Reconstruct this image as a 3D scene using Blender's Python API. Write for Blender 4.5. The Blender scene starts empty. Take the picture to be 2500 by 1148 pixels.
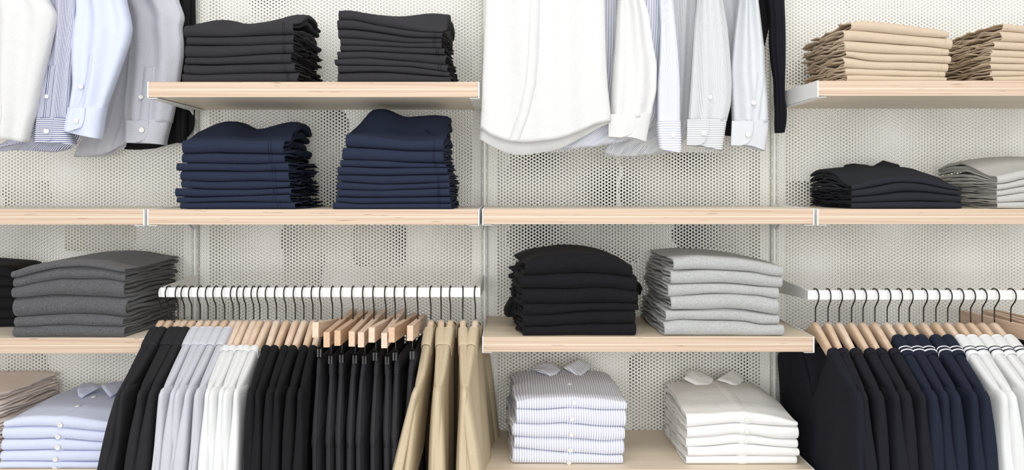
import bpy, math, random
import numpy as np
from math import pi, sin, cos

# ------------------------------------------------------------------ camera, world, light, exposure
S = bpy.context.scene
COL = S.collection
FPX, CXP, CYP = 2070.0, 1243.0, 460.0      # focal length and principal point of the photograph, in pixels
D0 = 2.36                                   # camera to back panel, metres
ZC = 1.45                                   # eye height
cam_d = bpy.data.cameras.new('camera'); cam = bpy.data.objects.new('camera', cam_d); COL.objects.link(cam)
cam.location = (0, -D0, ZC); cam.rotation_euler = (pi/2, 0, 0)
cam_d.sensor_width = 36; cam_d.lens = 36*FPX/2500
cam_d.shift_x = (1250-CXP)/2500; cam_d.shift_y = (CYP-574)/2500
cam_d.clip_end = 60
S.camera = cam
S.view_settings.view_transform = 'Standard'; S.view_settings.look = 'None'
S.view_settings.exposure = 0.0; S.view_settings.gamma = 1.0; S.view_settings.use_curve_mapping = False
w = bpy.data.worlds.new('world'); S.world = w; w.use_nodes = True
w.node_tree.nodes['Background'].inputs[0].default_value = (1.0, 0.99, 0.975, 1)
w.node_tree.nodes['Background'].inputs[1].default_value = 0.74
def area(name, loc, rot, size, power, col=(1, 1, 1)):
    l = bpy.data.lights.new(name, 'AREA'); l.shape = 'RECTANGLE'; l.size = size[0]; l.size_y = size[1]
    l.energy = power; l.color = col
    o = bpy.data.objects.new(name, l); COL.objects.link(o); o.location = loc; o.rotation_euler = rot
    return o
area('ceiling_light', (0.3, -1.75, 3.7), (math.radians(30), 0, 0), (3.4, 0.5), 34, (1.0, 0.985, 0.96))
area('front_fill_light', (-0.3, -5.6, 1.75), (math.radians(88), 0, math.radians(-3)), (5.0, 2.6), 175, (0.96, 0.98, 1.0))  # added soft fill from behind the camera, brightens the recessed panels

# ------------------------------------------------------------------ helpers
def X(px, Y): return (px-CXP)*(D0+Y)/FPX
def Z(py, Y): return ZC-(py-CYP)*(D0+Y)/FPX
def lin(c):
    r = []
    for v in c:
        v /= 255.0
        r.append(v/12.92 if v <= 0.04045 else ((v+0.055)/1.055)**2.4)
    return tuple(r)+(1.0,)
class Wob:
    """smooth pseudo-noise: a sum of sines, about -1..1"""
    def __init__(s, seed, n=5):
        r = np.random.RandomState(seed % 2**31)
        s.k = r.normal(size=(n, 3)); s.k /= np.linalg.norm(s.k, axis=1)[:, None]
        s.k *= r.uniform(.6, 1.6, n)[:, None]; s.p = r.uniform(0, 6.28, n); s.n = n
    def __call__(s, a, b=0, c=0):
        t = 0
        for k, p in zip(s.k, s.p): t = t+np.sin(k[0]*a+k[1]*b+k[2]*c+p)
        return t/s.n*1.4
SEED = [11]
def nseed(): SEED[0] += 7; return SEED[0]
def setp(o, label=None, cat=None, group=None, kind=None):
    if label: o['label'] = label
    if cat: o['category'] = cat
    if group: o['group'] = group
    if kind: o['kind'] = kind
    return o
def thing(name, label, cat, loc, rotz=0, group=None):
    o = bpy.data.objects.new(name, None); COL.objects.link(o); o.location = loc; o.rotation_euler = (0, 0, rotz)
    o.empty_display_size = .05
    return setp(o, label, cat, group)
def mesh(name, V, F, mat, parent=None, uv=None, smooth=True, world=True):
    me = bpy.data.meshes.new(name); me.from_pydata([tuple(v) for v in V], [], F)
    mats = mat if isinstance(mat, (list, tuple)) else [mat]
    for m in mats: me.materials.append(m)
    if uv is not None:
        ul = me.uv_layers.new(name='UVMap'); idx = np.empty(len(me.loops), dtype=np.int32)
        me.loops.foreach_get('vertex_index', idx); ul.data.foreach_set('uv', np.asarray(uv, dtype=np.float32)[idx].ravel())
    if smooth: me.polygons.foreach_set('use_smooth', [True]*len(me.polygons))
    me.update()
    o = bpy.data.objects.new(name, me); COL.objects.link(o)
    if parent is not None:
        o.parent = parent
        if world:      # vertices were given in world space; parent is unrotated
            l = np.array(parent.location); p = parent.parent
            if p is not None: l = l + np.array(p.location)
            me.transform(__import__('mathutils').Matrix.Translation(-l))
    return o
def boxes(bl):
    V = []; F = []
    for (x0, x1, y0, y1, z0, z1) in bl:
        b = len(V)
        V += [(x0, y0, z0), (x1, y0, z0), (x1, y1, z0), (x0, y1, z0), (x0, y0, z1), (x1, y0, z1), (x1, y1, z1), (x0, y1, z1)]
        F += [[b+i for i in f] for f in ((0, 3, 2, 1), (4, 5, 6, 7), (0, 1, 5, 4), (1, 2, 6, 5), (2, 3, 7, 6), (3, 0, 4, 7))]
    return V, F
def bev(o, wd=.001, seg=2):
    m = o.modifiers.new('bevel', 'BEVEL'); m.width = wd; m.segments = seg; m.limit_method = 'ANGLE'; return o
def tube(path, r, n=8):
    P = np.array(path, float)
    # catmull subdivision
    Q = []
    for i in range(len(P)-1):
        a = P[max(i-1, 0)]; b = P[i]; c = P[i+1]; d = P[min(i+2, len(P)-1)]
        for t in (0, .25, .5, .75):
            Q.append(.5*((2*b)+(c-a)*t+(2*a-5*b+4*c-d)*t*t+(-a+3*b-3*c+d)*t**3))
    Q.append(P[-1]); Q = np.array(Q)
    T = np.gradient(Q, axis=0); T /= np.linalg.norm(T, axis=1)[:, None]+1e-9
    V = []; up = np.array([1.0, 0.13, 0.07])
    for q, t in zip(Q, T):
        u = up-t*np.dot(up, t); u /= np.linalg.norm(u); v = np.cross(t, u)
        for k in range(n): V.append(q+r*(u*cos(2*pi*k/n)+v*sin(2*pi*k/n)))
    F = []
    for i in range(len(Q)-1):
        for k in range(n): F.append([i*n+k, i*n+(k+1) % n, (i+1)*n+(k+1) % n, (i+1)*n+k])
    F.append(list(range(n))[::-1]); F.append([(len(Q)-1)*n+k for k in range(n)])
    return [tuple(v) for v in V], F
ORD = ['first', 'second', 'third', 'fourth', 'fifth', 'sixth', 'seventh', 'eighth', 'ninth', 'tenth', 'eleventh']
def place(i, n):
    if i == 0: return 'topmost'
    if i == n-1: return 'bottommost'
    return ORD[i]+' from top'

# ------------------------------------------------------------------ materials
def newmat(name):
    m = bpy.data.materials.new(name); m.use_nodes = True; nt = m.node_tree
    return m, nt, nt.nodes['Principled BSDF']
def nd(nt, t, **kw):
    n = nt.nodes.new(t)
    for k, v in kw.items(): setattr(n, k, v)
    return n
def fabric(name, c1, c2=None, scale=900, bump=.25, stripe=None, fuzz=0.0, aniso=(1, 1, 1), rough=.9):
    """woven or knitted cloth: c1 ground, c2 second yarn tone; stripe=(axis, pitch m, duty, colour)"""
    m, nt, b = newmat(name); L = nt.links.new
    uvn = nd(nt, 'ShaderNodeUVMap'); tc = nd(nt, 'ShaderNodeTexCoord')
    mp = nd(nt, 'ShaderNodeMapping'); mp.inputs['Scale'].default_value = aniso; L(tc.outputs['Object'], mp.inputs[0])
    no = nd(nt, 'ShaderNodeTexNoise'); no.inputs['Scale'].default_value = scale; no.inputs['Detail'].default_value = 3
    L(mp.outputs[0], no.inputs['Vector'])
    rp = nd(nt, 'ShaderNodeValToRGB'); rp.color_ramp.elements[0].position = .36; rp.color_ramp.elements[1].position = .64
    c2 = c2 or tuple(min(255, v*1.06+3) for v in c1)
    rp.color_ramp.elements[0].color = lin(c1); rp.color_ramp.elements[1].color = lin(c2)
    L(no.outputs['Fac'], rp.inputs[0]); col = rp.outputs[0]
    if stripe:
        ax, pitch, duty, sc = stripe
        sp = nd(nt, 'ShaderNodeSeparateXYZ'); L(uvn.outputs[0], sp.inputs[0])
        mu = nd(nt, 'ShaderNodeMath', operation='MULTIPLY'); mu.inputs[1].default_value = 2*pi/pitch; L(sp.outputs[ax], mu.inputs[0])
        si = nd(nt, 'ShaderNodeMath', operation='SINE'); L(mu.outputs[0], si.inputs[0])
        mr = nd(nt, 'ShaderNodeMapRange'); mr.inputs[1].default_value = cos(pi*duty)-.35; mr.inputs[2].default_value = cos(pi*duty)+.35
        L(si.outputs[0], mr.inputs[0])
        mx = nd(nt, 'ShaderNodeMix', data_type='RGBA'); L(mr.outputs[0], mx.inputs[0]); L(col, mx.inputs[6]); mx.inputs[7].default_value = lin(sc)
        col = mx.outputs[2]
    L(col, b.inputs['Base Color']); b.inputs['Roughness'].default_value = rough
    b.inputs['Specular IOR Level'].default_value = .15
    b.inputs['Sheen Weight'].default_value = fuzz; b.inputs['Sheen Roughness'].default_value = .5
    n2 = nd(nt, 'ShaderNodeTexNoise'); n2.inputs['Scale'].default_value = 26; n2.inputs['Detail'].default_value = 5; n2.inputs['Distortion'].default_value = .6
    L(tc.outputs['Object'], n2.inputs['Vector'])
    ad = nd(nt, 'ShaderNodeMath', operation='MULTIPLY_ADD'); ad.inputs[1].default_value = .08; L(no.outputs['Fac'], ad.inputs[0]); L(n2.outputs['Fac'], ad.inputs[2])
    bp = nd(nt, 'ShaderNodeBump'); bp.inputs['Strength'].default_value = bump; bp.inputs['Distance'].default_value = .006
    L(ad.outputs[0], bp.inputs['Height']); L(bp.outputs[0], b.inputs['Normal'])
    return m
def plain(name, c, rough=.5, metal=0, spec=.5):
    m, nt, b = newmat(name); L = nt.links.new
    tc = nd(nt, 'ShaderNodeTexCoord'); no = nd(nt, 'ShaderNodeTexNoise'); no.inputs['Scale'].default_value = 35; no.inputs['Detail'].default_value = 3
    L(tc.outputs['Object'], no.inputs['Vector'])
    rp = nd(nt, 'ShaderNodeValToRGB'); rp.color_ramp.elements[0].color = lin([v*.97 for v in c]); rp.color_ramp.elements[1].color = lin([min(255, v*1.02) for v in c])
    L(no.outputs['Fac'], rp.inputs[0]); L(rp.outputs[0], b.inputs['Base Color'])
    b.inputs['Roughness'].default_value = rough; b.inputs['Metallic'].default_value = metal; b.inputs['Specular IOR Level'].default_value = spec
    return m
def wood(name, c1, c2, sc=(3, 40, 40), rough=.45):
    m, nt, b = newmat(name); L = nt.links.new
    tc = nd(nt, 'ShaderNodeTexCoord'); mp = nd(nt, 'ShaderNodeMapping'); mp.inputs['Scale'].default_value = sc; L(tc.outputs['Object'], mp.inputs[0])
    oi = nd(nt, 'ShaderNodeObjectInfo')
    ad = nd(nt, 'ShaderNodeVectorMath', operation='ADD'); L(mp.outputs[0], ad.inputs[0]); 
    sc1 = nd(nt, 'ShaderNodeMath', operation='MULTIPLY'); sc1.inputs[1].default_value = 50; L(oi.outputs['Random'], sc1.inputs[0]); L(sc1.outputs[0], ad.inputs[1])
    no = nd(nt, 'ShaderNodeTexNoise'); no.inputs['Scale'].default_value = 3; no.inputs['Detail'].default_value = 6; no.inputs['Distortion'].default_value = .4
    L(ad.outputs[0], no.inputs['Vector'])
    rp = nd(nt, 'ShaderNodeValToRGB'); rp.color_ramp.elements[0].position = .3; rp.color_ramp.elements[1].position = .7
    rp.color_ramp.elements[0].color = lin(c1); rp.color_ramp.elements[1].color = lin(c2)
    L(no.outputs['Fac'], rp.inputs[0])
    hs = nd(nt, 'ShaderNodeHueSaturation'); mr = nd(nt, 'ShaderNodeMapRange'); mr.inputs[3].default_value = .9; mr.inputs[4].default_value = 1.06
    L(oi.outputs['Random'], mr.inputs[0]); L(mr.outputs[0], hs.inputs['Value']); 
    mr2 = nd(nt, 'ShaderNodeMapRange'); mr2.inputs[3].default_value = 1.25; mr2.inputs[4].default_value = .85; L(oi.outputs['Random'], mr2.inputs[0]); L(mr2.outputs[0], hs.inputs['Saturation'])
    L(rp.outputs[0], hs.inputs['Color'])
    L(hs.outputs[0], b.inputs['Base Color']); b.inputs['Roughness'].default_value = rough
    return m
def ply_edge():
    m, nt, b = newmat('plywood_edge'); L = nt.links.new
    tc = nd(nt, 'ShaderNodeTexCoord'); sp = nd(nt, 'ShaderNodeSeparateXYZ'); L(tc.outputs['Object'], sp.inputs[0])
    # plies: noise strongly stretched along x
    mp = nd(nt, 'ShaderNodeMapping'); mp.inputs['Scale'].default_value = (1.6, 1, 520); L(tc.outputs['Object'], mp.inputs[0])
    n1 = nd(nt, 'ShaderNodeTexNoise'); n1.inputs['Scale'].default_value = 1.0; n1.inputs['Detail'].default_value = 4; L(mp.outputs[0], n1.inputs['Vector'])
    rp = nd(nt, 'ShaderNodeValToRGB'); e = rp.color_ramp.elements
    e[0].position = .3; e[0].color = lin((186, 156, 130)); e[1].position = .62; e[1].color = lin((218, 198, 177))
    L(n1.outputs['Fac'], rp.inputs[0])
    # ply lines
    wv = nd(nt, 'ShaderNodeMath', operation='MULTIPLY'); wv.inputs[1].default_value = 2*pi/.0034; L(sp.outputs[2], wv.inputs[0])
    sn = nd(nt, 'ShaderNodeMath', operation='SINE'); L(wv.outputs[0], sn.inputs[0])
    mr = nd(nt, 'ShaderNodeMapRange'); mr.inputs[1].default_value = .55; mr.inputs[2].default_value = 1; mr.inputs[4].default_value = .38; L(sn.outputs[0], mr.inputs[0])
    m1 = nd(nt, 'ShaderNodeMix', data_type='RGBA'); L(mr.outputs[0], m1.inputs[0]); L(rp.outputs[0], m1.inputs[6]); m1.inputs[7].default_value = lin((170, 126, 100))
    # pale glue line between the two boards
    ab = nd(nt, 'ShaderNodeMath', operation='ABSOLUTE'); L(sp.outputs[2], ab.inputs[0])
    ls = nd(nt, 'ShaderNodeMath', operation='LESS_THAN'); ls.inputs[1].default_value = .0009; L(ab.outputs[0], ls.inputs[0])
    m2 = nd(nt, 'ShaderNodeMix', data_type='RGBA'); L(ls.outputs[0], m2.inputs[0]); L(m1.outputs[2], m2.inputs[6]); m2.inputs[7].default_value = lin((228, 210, 190))
    # dark voids
    mp2 = nd(nt, 'ShaderNodeMapping'); mp2.inputs['Scale'].default_value = (16, 1, 380); L(tc.outputs['Object'], mp2.inputs[0])
    oi = nd(nt, 'ShaderNodeObjectInfo'); ad = nd(nt, 'ShaderNodeVectorMath', operation='ADD'); L(mp2.outputs[0], ad.inputs[0])
    s5 = nd(nt, 'ShaderNodeMath', operation='MULTIPLY'); s5.inputs[1].default_value = 90; L(oi.outputs['Random'], s5.inputs[0]); L(s5.outputs[0], ad.inputs[1])
    n2 = nd(nt, 'ShaderNodeTexNoise'); n2.inputs['Scale'].default_value = 1; n2.inputs['Detail'].default_value = 2; L(ad.outputs[0], n2.inputs['Vector'])
    r2 = nd(nt, 'ShaderNodeMapRange'); r2.inputs[1].default_value = .69; r2.inputs[2].default_value = .75; r2.inputs[4].default_value = .8; L(n2.outputs['Fac'], r2.inputs[0])
    m3 = nd(nt, 'ShaderNodeMix', data_type='RGBA'); L(r2.outputs[0], m3.inputs[0]); L(m2.outputs[2], m3.inputs[6]); m3.inputs[7].default_value = lin((120, 82, 60))
    L(m3.outputs[2], b.inputs['Base Color']); b.inputs['Roughness'].default_value = .55
    return m
M = dict(
    panel=plain('painted_panel', (240, 238, 231), .5), panel2=plain('painted_rear_panel', (240, 238, 231), .5),
    post=plain('painted_post', (206, 206, 196), .45), slot=plain('post_slot', (160, 158, 148), .6),
    white=plain('white_powder_coat', (240, 240, 238), .45), floor=plain('pale_floor', (205, 203, 198), .6),
    plytop=wood('plywood_face', (222, 208, 187), (233, 221, 202), (1.2, 14, 1)), plyedge=ply_edge(),
    beech=wood('beech', (212, 187, 163), (227, 206, 185), (30, 5, 30)), beechbar=wood('beech_bar', (203, 170, 143), (220, 194, 170), (60, 4, 60)),
    wire=plain('black_wire', (42, 40, 38), .35, .6), chrome=plain('chrome', (190, 190, 192), .2, 1.0), black=plain('black_clip', (30, 30, 32), .4),
    button=plain('pearl_button', (240, 238, 230), .25, spec=.6),
    charcoal=fabric('charcoal_twill', (46, 45, 48), (54, 53, 56), 700, .4), charcoal_seam=fabric('charcoal_thread', (33, 32, 35)),
    navy=fabric('navy_twill', (36, 42, 60), (42, 49, 68), 700, .4), navy_seam=fabric('navy_thread', (27, 31, 46)),
    navytop=fabric('navy_denim_wrong_side', (38, 42, 56), (44, 48, 62), 700, .6),
    khaki=fabric('khaki_twill', (194, 176, 154), (201, 184, 163), 600, .45), khaki_seam=fabric('khaki_thread', (190, 166, 138)),
    olive=fabric('beige_cotton', (192, 176, 148), (200, 184, 158), 600, .3),
    knit=fabric('dark_grey_wool', (68, 68, 70), (104, 104, 106), 700, .45, fuzz=.15),
    lknit=fabric('light_grey_wool', (154, 155, 154), (190, 191, 189), 700, .45, fuzz=.1),
    gjersey=fabric('grey_marl_jersey', (172, 171, 167), (192, 191, 187), 900, .3, fuzz=.05),
    bknit=fabric('black_wool', (19, 19, 21), (27, 27, 30), 500, .5, fuzz=.02),
    bjersey=fabric('black_jersey', (36, 38, 44), (42, 44, 50), 800, .35),
    black_cloth=fabric('black_cotton', (38, 38, 40), (44, 44, 46), 700, .35),
    black_tee=fabric('black_fine_knit', (24, 24, 26), (30, 30, 32), 700, .35),
    grey_cloth=fabric('grey_pinstripe_cloth', (200, 201, 208), None, 900, .3, stripe=(0, .0026, .5, (178, 178, 187))),
    grey_cuffcloth=fabric('grey_pinstripe_cloth_turned', (200, 201, 208), None, 900, .3, stripe=(1, .0026, .5, (178, 178, 187))),
    white_cloth=fabric('white_cotton', (232, 231, 229), (237, 237, 235), 600, .3),
    white_tee=fabric('white_jersey', (217, 218, 218), (222, 223, 223), 600, .25),
    navyk=fabric('midnight_knit', (27, 28, 36), (32, 33, 42), 600, .35), navyk2=fabric('blue_navy_pique', (30, 34, 48), (35, 40, 55), 700, .3),
    dknit=fabric('ink_knit', (27, 27, 33), (32, 32, 40), 600, .35),
    oxford=fabric('light_blue_oxford', (200, 206, 228), (211, 217, 236), 800, .3), 
    bstripe=fabric('blue_stripe_cotton', (234, 235, 242), None, 600, .3, stripe=(0, .0060, .5, (190, 193, 212))),
    bstripe_cuff=fabric('blue_stripe_cotton_turned', (234, 235, 242), None, 600, .3, stripe=(1, .0060, .5, (190, 193, 212))),
    nstripe=fabric('navy_stripe_cotton', (224, 226, 236), None, 600, .3, stripe=(0, .0050, .52, (104, 108, 140))),
    nstripe_cuff=fabric('navy_stripe_cotton_turned', (224, 226, 236), None, 600, .3, stripe=(1, .0050, .52, (104, 108, 140))),
    gstripe=fabric('grey_stripe_cotton', (222, 223, 225), None, 600, .3, stripe=(0, .0055, .5, (176, 178, 182))),
    gstripe_cuff=fabric('grey_stripe_cotton_turned', (222, 223, 225), None, 600, .3, stripe=(1, .0055, .5, (176, 178, 182))),
    white_cotton_dimmed=fabric('white_cotton_dimmed', (212, 212, 212), (217, 217, 216), 600, .45),  # white cotton darkened for the hung shirts, offsets the stronger light on them
    palegrey=fabric('pale_grey_poplin', (203, 206, 211), (210, 213, 217), 800, .35),
    pink=fabric('pale_pink_knit', (238, 224, 216), (244, 233, 226), 500, .4),
)

# ------------------------------------------------------------------ room shell
def struct(name, V, F, m, smooth=False):
    o = mesh(name, V, F, m, smooth=smooth); o['kind'] = 'structure'; return o
V, F = boxes([(-5, 5, -5, 6, -.05, 0)]); struct('floor', V, F, M['floor'])
V, F = boxes([(-5, 5, 3.2, 3.3, 0, 4)]); struct('wall_far', V, F, plain('far_wall', (232, 231, 228), .8))

# perforated panel: true holes, one shared mesh per bay
PITCH = .00963; HR = .0031
def perforated(width, z0, z1, depth):
    dx = PITCH*math.sqrt(3)/2; cols = int((width-.006)/dx); rows = int((z1-z0)/PITCH)
    base = np.arange(cols*rows); ci = base // rows; ri = base % rows
    cx = (ci-(cols-1)/2)*dx; cz = z0+PITCH*.5+(ri+.5*(ci % 2))*PITCH
    a = np.arange(12)*pi/6
    hexr = np.where(np.arange(12) % 2 == 0, PITCH/math.sqrt(3), PITCH/2)
    ox = hexr*np.cos(a); oz = hexr*np.sin(a); ix = HR*np.cos(a); iz = HR*np.sin(a)
    n = len(base); V = np.zeros((n, 36, 3))
    V[:, 0:12, 0] = cx[:, None]+ox; V[:, 0:12, 2] = cz[:, None]+oz
    V[:, 12:24, 0] = cx[:, None]+ix; V[:, 12:24, 2] = cz[:, None]+iz
    V[:, 24:36, 0] = cx[:, None]+ix; V[:, 24:36, 2] = cz[:, None]+iz; V[:, 24:36, 1] = depth
    k = np.arange(12); k2 = (k+1) % 12
    q1 = np.stack([k, k2, 12+k2, 12+k], 1); q2 = np.stack([12+k, 12+k2, 24+k2, 24+k], 1)
    q = np.concatenate([q1, q2])
    Fq = (q[None]+(np.arange(n)*36)[:, None, None]).reshape(-1, 4)
    me = bpy.data.meshes.new('perforated_sheet')
    me.vertices.add(n*36); me.vertices.foreach_set('co', V.ravel())
    me.loops.add(Fq.size); me.loops.foreach_set('vertex_index', Fq.ravel().astype(np.int32))
    me.polygons.add(len(Fq)); me.polygons.foreach_set('loop_start', np.arange(0, Fq.size, 4, dtype=np.int32))
    me.polygons.foreach_set('loop_total', np.full(len(Fq), 4, dtype=np.int32))
    me.update(calc_edges=True); return me
POSTS = [-1.6725, -.870, -.068, .7345, 1.537]
GAP = .093
pm = perforated(.79, .62, 2.04, .0015); pm.materials.append(M['panel'])
pr = pm.copy(); pr.materials.clear(); pr.materials.append(M['panel2'])
for i in range(4):
    c = (POSTS[i]+POSTS[i+1])/2
    o = bpy.data.objects.new('wall_back', pm); COL.objects.link(o); o.location = (c, 0, 0); o['kind'] = 'structure'
    o = bpy.data.objects.new('wall_rear', pr); COL.objects.link(o); o.location = (c+[.0012, -.0015, .0030, .0004][i], GAP, [.002, -.001, .0045, .001][i]); o['kind'] = 'structure'
# uprights
PN = ['at the far left edge', 'between the left bay and the navy trousers bay', 'between the navy trousers bay and the empty shelf bay', 'between the empty shelf bay and the polo shirt bay', 'at the far right edge']
for i, px_ in enumerate(POSTS):
    if i in (0, 4): continue
    t = thing('upright_post', 'slim slotted grey metal post '+PN[i], 'post', (px_, 0, 0), 0, 'uprights of the shelving')
    V, F = boxes([(px_-.008, px_+.008, -.010, .002, .62, 2.04)])
    bev(mesh('channel', V, F, M['post'], t, smooth=False))
    V, F = boxes([(px_-.0022, px_+.0022, -.014, -.009, .62, 2.04)])
    bev(mesh('rib', V, F, M['white'], t, smooth=False), .0006)
    sl = []
    z = .64
    while z < 2.03:
        sl += [(px_-.0062, px_-.0050, -.0104, -.0099, z, z+.022), (px_+.0050, px_+.0062, -.0104, -.0099, z, z+.022)]; z += .032
    V, F = boxes(sl); o = mesh('slots', V, F, M['slot'], t, smooth=False); 
    V, F = boxes([(px_-.035, px_+.035, .004, GAP+.02, .62, 2.04)]); mesh('rear_channel', V, F, M['panel2'], t, smooth=False)
    for zj in (1.224, 1.477):
        V, F = boxes([(px_-.0105, px_+.0105, -.006, .001, zj, zj+.004)]); mesh('joint_bracket', V, F, M['white'], t, smooth=False)

# ------------------------------------------------------------------ shelves
FR = -.33
SHELF_T = .0363
def shelf(x0, x1, ztop, label, left=True, right=True, back=-.004):
    zc = ztop-SHELF_T/2
    t = thing('wall_shelf', label, 'shelf', ((x0+x1)/2, FR, zc), 0, 'plywood shelves on the perforated wall')
    V, F = boxes([(x0, x1, FR, back, ztop-SHELF_T, ztop)])
    o = mesh('board', V, F, [M['plytop'], M['plyedge']], t, smooth=False)
    for p in o.data.polygons:
        if abs(p.normal.z) < .5: p.material_index = 1
    bev(o, .0007, 1)
    for side, on in ((-1, left), (1, right)):
        if not on: continue
        e = x0 if side < 0 else x1
        a, b = (e-.0034, e-.0002) if side < 0 else (e+.0002, e+.0034)
        zt = ztop+.0005; zb = ztop-SHELF_T-.002
        # plate with a taller root hooked into the post, and a flange below the board
        Vp = [(a, FR-.0005, zt), (a, FR-.0005, zb), (a, -.06, zb-.006), (a, -.011, zb-.03), (a, -.011, zt+.004)]
        V = Vp+[(b, y, z) for (_, y, z) in Vp]; n = 5
        F = [[0, 1, 2, 3, 4], [9, 8, 7, 6, 5]]+[[i, i+n, (i+1) % n+n, (i+1) % n] for i in range(n)]
        fx0, fx1 = (e-.0034, e+.020) if side < 0 else (e-.020, e+.0034)
        V2, F2 = boxes([(fx0, fx1, FR+.003, -.02, zb-.0012, zb+.0008)])
        k = len(V); V += V2; F += [[q+k for q in f] for f in F2]
        bev(mesh('bracket', V, F, M['white'], t, smooth=False), .0006, 1)
    return ztop
def fz(py): return ZC-(py-CYP)*(D0+FR)/FPX
g = .0068
B = [(POSTS[i]+g, POSTS[i+1]-g) for i in range(4)]
Z1 = fz(200); Z1R = fz(197); Z2 = fz(511.5); Z2R = fz(510.5); Z3L = fz(826); Z3 = fz(822.5); Z4 = fz(1146)
shelf(B[1][0], B[1][1], Z1, 'plywood shelf carrying two stacks of charcoal trousers')
shelf(B[3][0], B[3][1], Z1R, 'plywood shelf carrying the folded khaki trousers')
shelf(B[0][0], B[0][1], Z2, 'plywood shelf at the left edge with nothing on it')
shelf(B[1][0], B[1][1], Z2, 'plywood shelf carrying two stacks of navy trousers')
shelf(B[2][0], B[2][1], Z2R, 'empty plywood shelf below the hanging white shirt')
shelf(B[3][0], B[3][1], Z2R, 'plywood shelf carrying black polo shirts and grey tops')
shelf(B[0][0], B[0][1], Z3L, 'plywood shelf carrying the dark grey sweaters')
shelf(B[2][0], B[2][1], Z3, 'plywood shelf carrying black sweaters and light grey sweaters')
shelf(B[0][0], B[0][1], Z4, 'plywood shelf below the light blue folded shirts')
shelf(B[2][0], B[2][1], Z4, 'plywood shelf carrying striped shirts and white shirts')

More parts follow.
